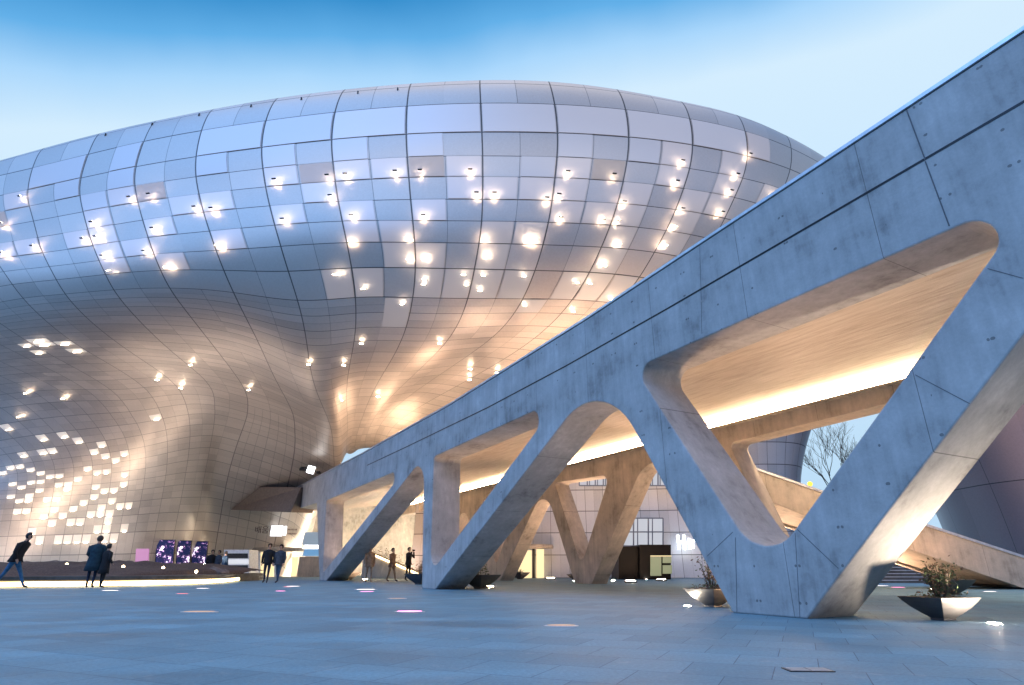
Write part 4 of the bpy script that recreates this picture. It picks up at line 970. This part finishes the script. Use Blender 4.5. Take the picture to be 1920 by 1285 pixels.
# ------------------------------------------------------------------ people
def person(px, py, h, face, lb, coat, trousers, coatlen=.5, stride=.12, arms='down', hairc='hair', group=None, lean=0, wide=1.0, bag=None):
    """one skinned body; coat, trousers, hair and shoes are its clothing"""
    p = atz(px, py, 0); root = empty('person', p, face, label=lb, cat='person', group=group); s = h/1.75; root.scale = (s, s, s)
    # local frame: faces -y
    V = {}; E = []; Rr = {}
    def j(n, co, r_, par=None):
        V[n] = Vector(co); Rr[n] = r_
        if par: E.append((par, n))
    sy = stride
    j('hip', (0, 0, .93), .13); j('waist', (0, -.01-lean*.05, 1.08), .115, 'hip'); j('chest', (0, -.01-lean*.12, 1.30), .135, 'waist'); j('neckb', (0, -lean*.18, 1.46), .06, 'chest')
    j('neck', (0, -.01-lean*.2, 1.52), .052, 'neckb'); j('head', (0, -.02-lean*.24, 1.62), .088, 'neck'); j('crown', (0, -.01-lean*.26, 1.70), .07, 'head')
    j('nose', (0, -.125-lean*.24, 1.61), .012, 'head')
    for sd, k in ((-1, 'l'), (1, 'r')):
        st_ = sy*sd
        j('th'+k, (.09*sd, 0, .86), .095, 'hip'); j('kn'+k, (.10*sd, -st_*.6 - .02, .49), .06, 'th'+k); j('an'+k, (.10*sd, -st_*1.3 + (.03 if sd < 0 else .0), .09), .038, 'kn'+k)
        j('to'+k, (.115*sd, -st_*1.3 - .16, .035), .034, 'an'+k)
        sh = .19*wide; j('sh'+k, (sh*sd, -lean*.15, 1.40), .062, 'chest')
        if arms == 'camera': el = (.25*sd, -.17, 1.22); wr = (.10*sd, -.24, 1.50)
        elif arms == 'linked' : el = (.25*sd, .02, 1.12); wr = (.17*sd, -.16, 1.0)
        elif arms == 'walk': el = (.25*sd, .08*sd, 1.13); wr = (.24*sd, .08*sd - .10, .90)
        else: el = (.26*sd, .02, 1.13); wr = (.25*sd, -.06, .88)
        j('el'+k, el, .045, 'sh'+k); j('wr'+k, wr, .03, 'el'+k)
        d = (Vector(wr)-Vector(el)).normalized(); j('pa'+k, Vector(wr)+d*.06, .032, 'wr'+k)
        for f in range(4): j('f%d' % f+k, Vector(wr)+d*(.15-.01*abs(f-1.5)) + Vector((0, -.02+.017*f, 0)), .009, 'pa'+k)
        j('tm'+k, Vector(wr)+d*.075 + Vector((-.03*sd, -.035, 0)), .010, 'wr'+k)
    names = list(V); idx = {n: i for i, n in enumerate(names)}
    me_ = bpy.data.meshes.new('body'); me_.from_pydata([V[n] for n in names], [(idx[a], idx[b]) for a, b in E], [])
    o = bpy.data.objects.new('body', me_); COL.objects.link(o)
    md = o.modifiers.new('s', 'SKIN'); sd_ = me_.skin_vertices[0].data
    for n in names: r_ = Rr[n]; sd_[idx[n]].radius = (r_, r_*(.82 if n in ('chest', 'waist', 'hip') else 1)); sd_[idx[n]].use_root = n == 'hip'
    o.modifiers.new('b', 'SUBSURF').levels = 1
    m2 = bpy.data.meshes.new_from_object(o.evaluated_get(bpy.context.evaluated_depsgraph_get())); bpy.data.objects.remove(o)
    m2.materials.clear()
    for q in ('skin_tone', trousers, coat, 'dark'): m2.materials.append(M[q])
    for f in m2.polygons:
        z = f.center.z; f.use_smooth = True
        hand = any((f.center - V['pa'+k]).length < .10 for k in 'lr')
        f.material_index = 0 if (z > 1.50 or hand) and (f.center.xy.length < .3 or hand) and not (arms == 'camera' and abs(f.center.x) > .13 and z < 1.5) else 2 if z > .93 else 1 if z > .10 else 3
    b = bpy.data.objects.new('body', m2); COL.objects.link(b); b.parent = root
    # coat: lofted rings round the trunk
    m_ = MB(); rings = []
    zs_ = [1.47, 1.42, 1.30, 1.10, .95, .95-coatlen*.5, .95-coatlen]
    rx = [.09, .20*wide, .215*wide, .19*wide, .20*wide, .22*wide, .25*wide]; ry = [.08, .12, .145, .135, .15, .165, .185]
    for z, a_, b_ in zip(zs_, rx, ry):
        k = lean*.16*max(0, (z-.93)/.5); rings.append([(math.cos(q)*a_*(1+.03*math.sin(5*q+z*9)), math.sin(q)*b_*(1+.04*math.sin(4*q+z*7)) - k, z + (.015*math.sin(3*q) if z < .9 else 0)) for q in [2*math.pi*i/20 for i in range(20)]])
    vs = [v_ for r_ in rings for v_ in r_]; nn = len(rings)
    m_.add(vs, [((i+1)*20+k, (i+1)*20+(k+1) % 20, i*20+(k+1) % 20, i*20+k) for i in range(nn-1) for k in range(20)])
    c = m_.build('coat', M[coat], root, True); sl = c.modifiers.new('t', 'SOLIDIFY'); sl.thickness = .015
    # sleeves
    for k in 'lr': m_ = MB(); m_.tube([V['sh'+k] + Vector((0, 0, .0)), V['el'+k], V['wr'+k]], [.078, .062, .046], 10); m_.build('sleeve', M[coat], root, True)
    # hair
    m_ = MB(); hc_ = V['head'].lerp(V['crown'], .45)
    bm = bmesh.new(); bmesh.ops.create_icosphere(bm, subdivisions=3, radius=.112)
    for v_ in list(bm.verts):
        if v_.co.y < -.035 and v_.co.z < .055: bm.verts.remove(v_)
    for v_ in bm.verts: v_.co = Vector((v_.co.x*.92, v_.co.y*1.02 + .012, v_.co.z*1.0)) + hc_
    me_ = bpy.data.meshes.new('hair'); bm.to_mesh(me_); bm.free(); me_.materials.append(M[hairc])
    for f in me_.polygons: f.use_smooth = True
    ho = bpy.data.objects.new('hair', me_); COL.objects.link(ho); ho.parent = root
    return root, V
for n, c in dict(teal=(.008, .035, .055), blackc=(.008, .009, .012), navy=(.01, .02, .045), jeans=(.03, .07, .13), brown=(.22, .14, .10), olive=(.16, .17, .04), bluejean=(.03, .12, .24), tan=(.34, .24, .16), grey=(.05, .055, .07)).items():
    M[n] = plain(n+'_cloth', c, .9, 0, .35, 9)
person(166, 1103, 1.84, R(200), 'standing person in a dark teal coat, left of the close couple', 'teal', 'navy', .38, .05, 'linked', wide=1.15, group=None)
person(187, 1103, 1.55, R(160), 'shorter person in a black coat, right of the close couple', 'blackc', 'blackc', .38, .04, 'linked')
o, V_ = person(14, 1104, 1.92, R(95), 'striding person in blue jeans and dark jacket at the left edge', 'blackc', 'bluejean', .12, .30, 'walk', lean=.9, wide=1.15)
person(497, 1093.5, 1.85, R(10), 'walking person in black before the lit entrance', 'blackc', 'navy', .1, .12, 'down')
person(519, 1093.5, 1.80, R(-10), 'walking person in dark grey jacket and blue trousers near the entrance', 'grey', 'jeans', .15, .14, 'down')
person(390, 1088, 1.75, R(40), 'person in black, leftmost of the trio by the white booth', 'blackc', 'blackc', .15, .1, 'down')
person(403, 1088, 1.72, R(-30), 'person in grey, middle of the trio by the white booth', 'grey', 'blackc', .2, .1, 'down')
person(416, 1087, 1.70, R(150), 'person in blue jacket, rightmost of the trio by the white booth', 'jeans', 'jeans', .15, .1, 'down')
o, V_ = person(764, 1090, 1.80, R(65), 'photographer in black clothes raising a camera beside the far leg', 'blackc', 'blackc', .1, .05, 'camera')
cm = empty('photo_camera', (0, 0, 0), 0, label='small dark camera held up by the photographer', cat='camera')
cw = Matrix.Translation(o.location) @ Matrix.Rotation(R(65), 4, 'Z'); cm.matrix_world = cw @ Matrix.Translation((0, -.27, 1.63))
m_ = MB(); m_.box((0, 0, 0), (.14, .06, .09)); m_.build('body', M['dark'], cm, bevel=.006)
m_ = MB(); m_.tube([(0, -.03, 0), (0, -.11, 0)], .035, 12); m_.build('lens', M['black'], cm)
for x, y, h, a_, lb, ct, tr in ((690, 1092, 1.75, 20, 'walking person in tan clothes just right of the farthest V leg', 'tan', 'tan'), (733, 1091, 1.72, 60, 'walking person in brown coat, nearest the photographer on the left', 'brown', 'tan')):
    person(x, y, h, R(a_), lb, ct, tr, .2, .16, 'walk')

# ------------------------------------------------------------------ winter trees and lamps beyond
def bare_tree(px, fwd, h, lb, seed):
    rr = random.Random(seed); p = at(px, 1065, fwd); p.z = 0; o = empty('bare_tree', p, 0, label=lb, cat='tree', group='bare winter trees in the distance')
    tr = MB(); cr = MB()
    tr.tube([(0, 0, 0), (.1, 0, h*.22), (.05, .1, h*.42)], [.22, .17, .12], 8)
    def grow(b, d, l, r_, lev):
        e_ = b + d*l; mid = (b+e_)/2 + Vector((rr.uniform(-.1, .1), rr.uniform(-.1, .1), 0))*l; cr.tube([b, mid, e_], [r_, r_*.8, r_*.6], 5)
        if lev == 0: return
        for k in range(3 if lev > 1 else 4):
            dd = (d + Vector((rr.uniform(-.75, .75), rr.uniform(-.75, .75), rr.uniform(.0, .6)))).normalized(); grow(b.lerp(e_, rr.uniform(.4, 1)), dd, l*rr.uniform(.55, .8), r_*.6, lev-1)
    for k in range(5): grow(Vector((.05, .1, h*.42 - k*.2)), Vector((rr.uniform(-.6, .6), rr.uniform(-.6, .6), 1)).normalized(), h*.26, .08, 4)
    tr.build('trunk', M['bark'], o); cr.build('crown', M['bark'], o)
bare_tree(1496, 62, 9.0, 'bare winter tree behind the ramp, right of the pale building', 3)
bare_tree(1612, 75, 18.5, 'taller faint bare tree half hidden by the big V leg', 8)
sl = empty('street_lamp', at(1548, 1065, 50), 0, label='street lamp with yellow head rising above the ramp', cat='street lamp'); sl.location.z = 0
zt = at(1548, 908, 50).z
m_ = MB(); m_.tube([(0, 0, 0), (0, 0, zt-.2)], [.10, .07], 10); m_.build('pole', M['coping'], sl)
m_ = MB(); m_.lathe([(.06, -.2), (.18, -.08), (.21, .06), (.13, .18), (.02, .22)], 14, (-.05, 0, zt)); m_.build('lamp_head', glow('yellow_lamp', (1, .75, .08), 1.6), sl, True)
sl = empty('street_lamp', at(1505, 1065, 66), 0, label='distant street lamp shining white among the tree twigs', cat='street lamp'); sl.location.z = 0
zt = at(1505, 878, 66).z
m_ = MB(); m_.tube([(0, 0, 0), (0, 0, zt-.1)], [.10, .06], 8); m_.build('pole', M['dark'], sl)
m_ = MB(); m_.lathe([(.05, -.15), (.2, 0), (.05, .15)], 12, (0, 0, zt)); m_.build('lamp_head', glow('white_lamp', (1, .95, .85), 12), sl, True)
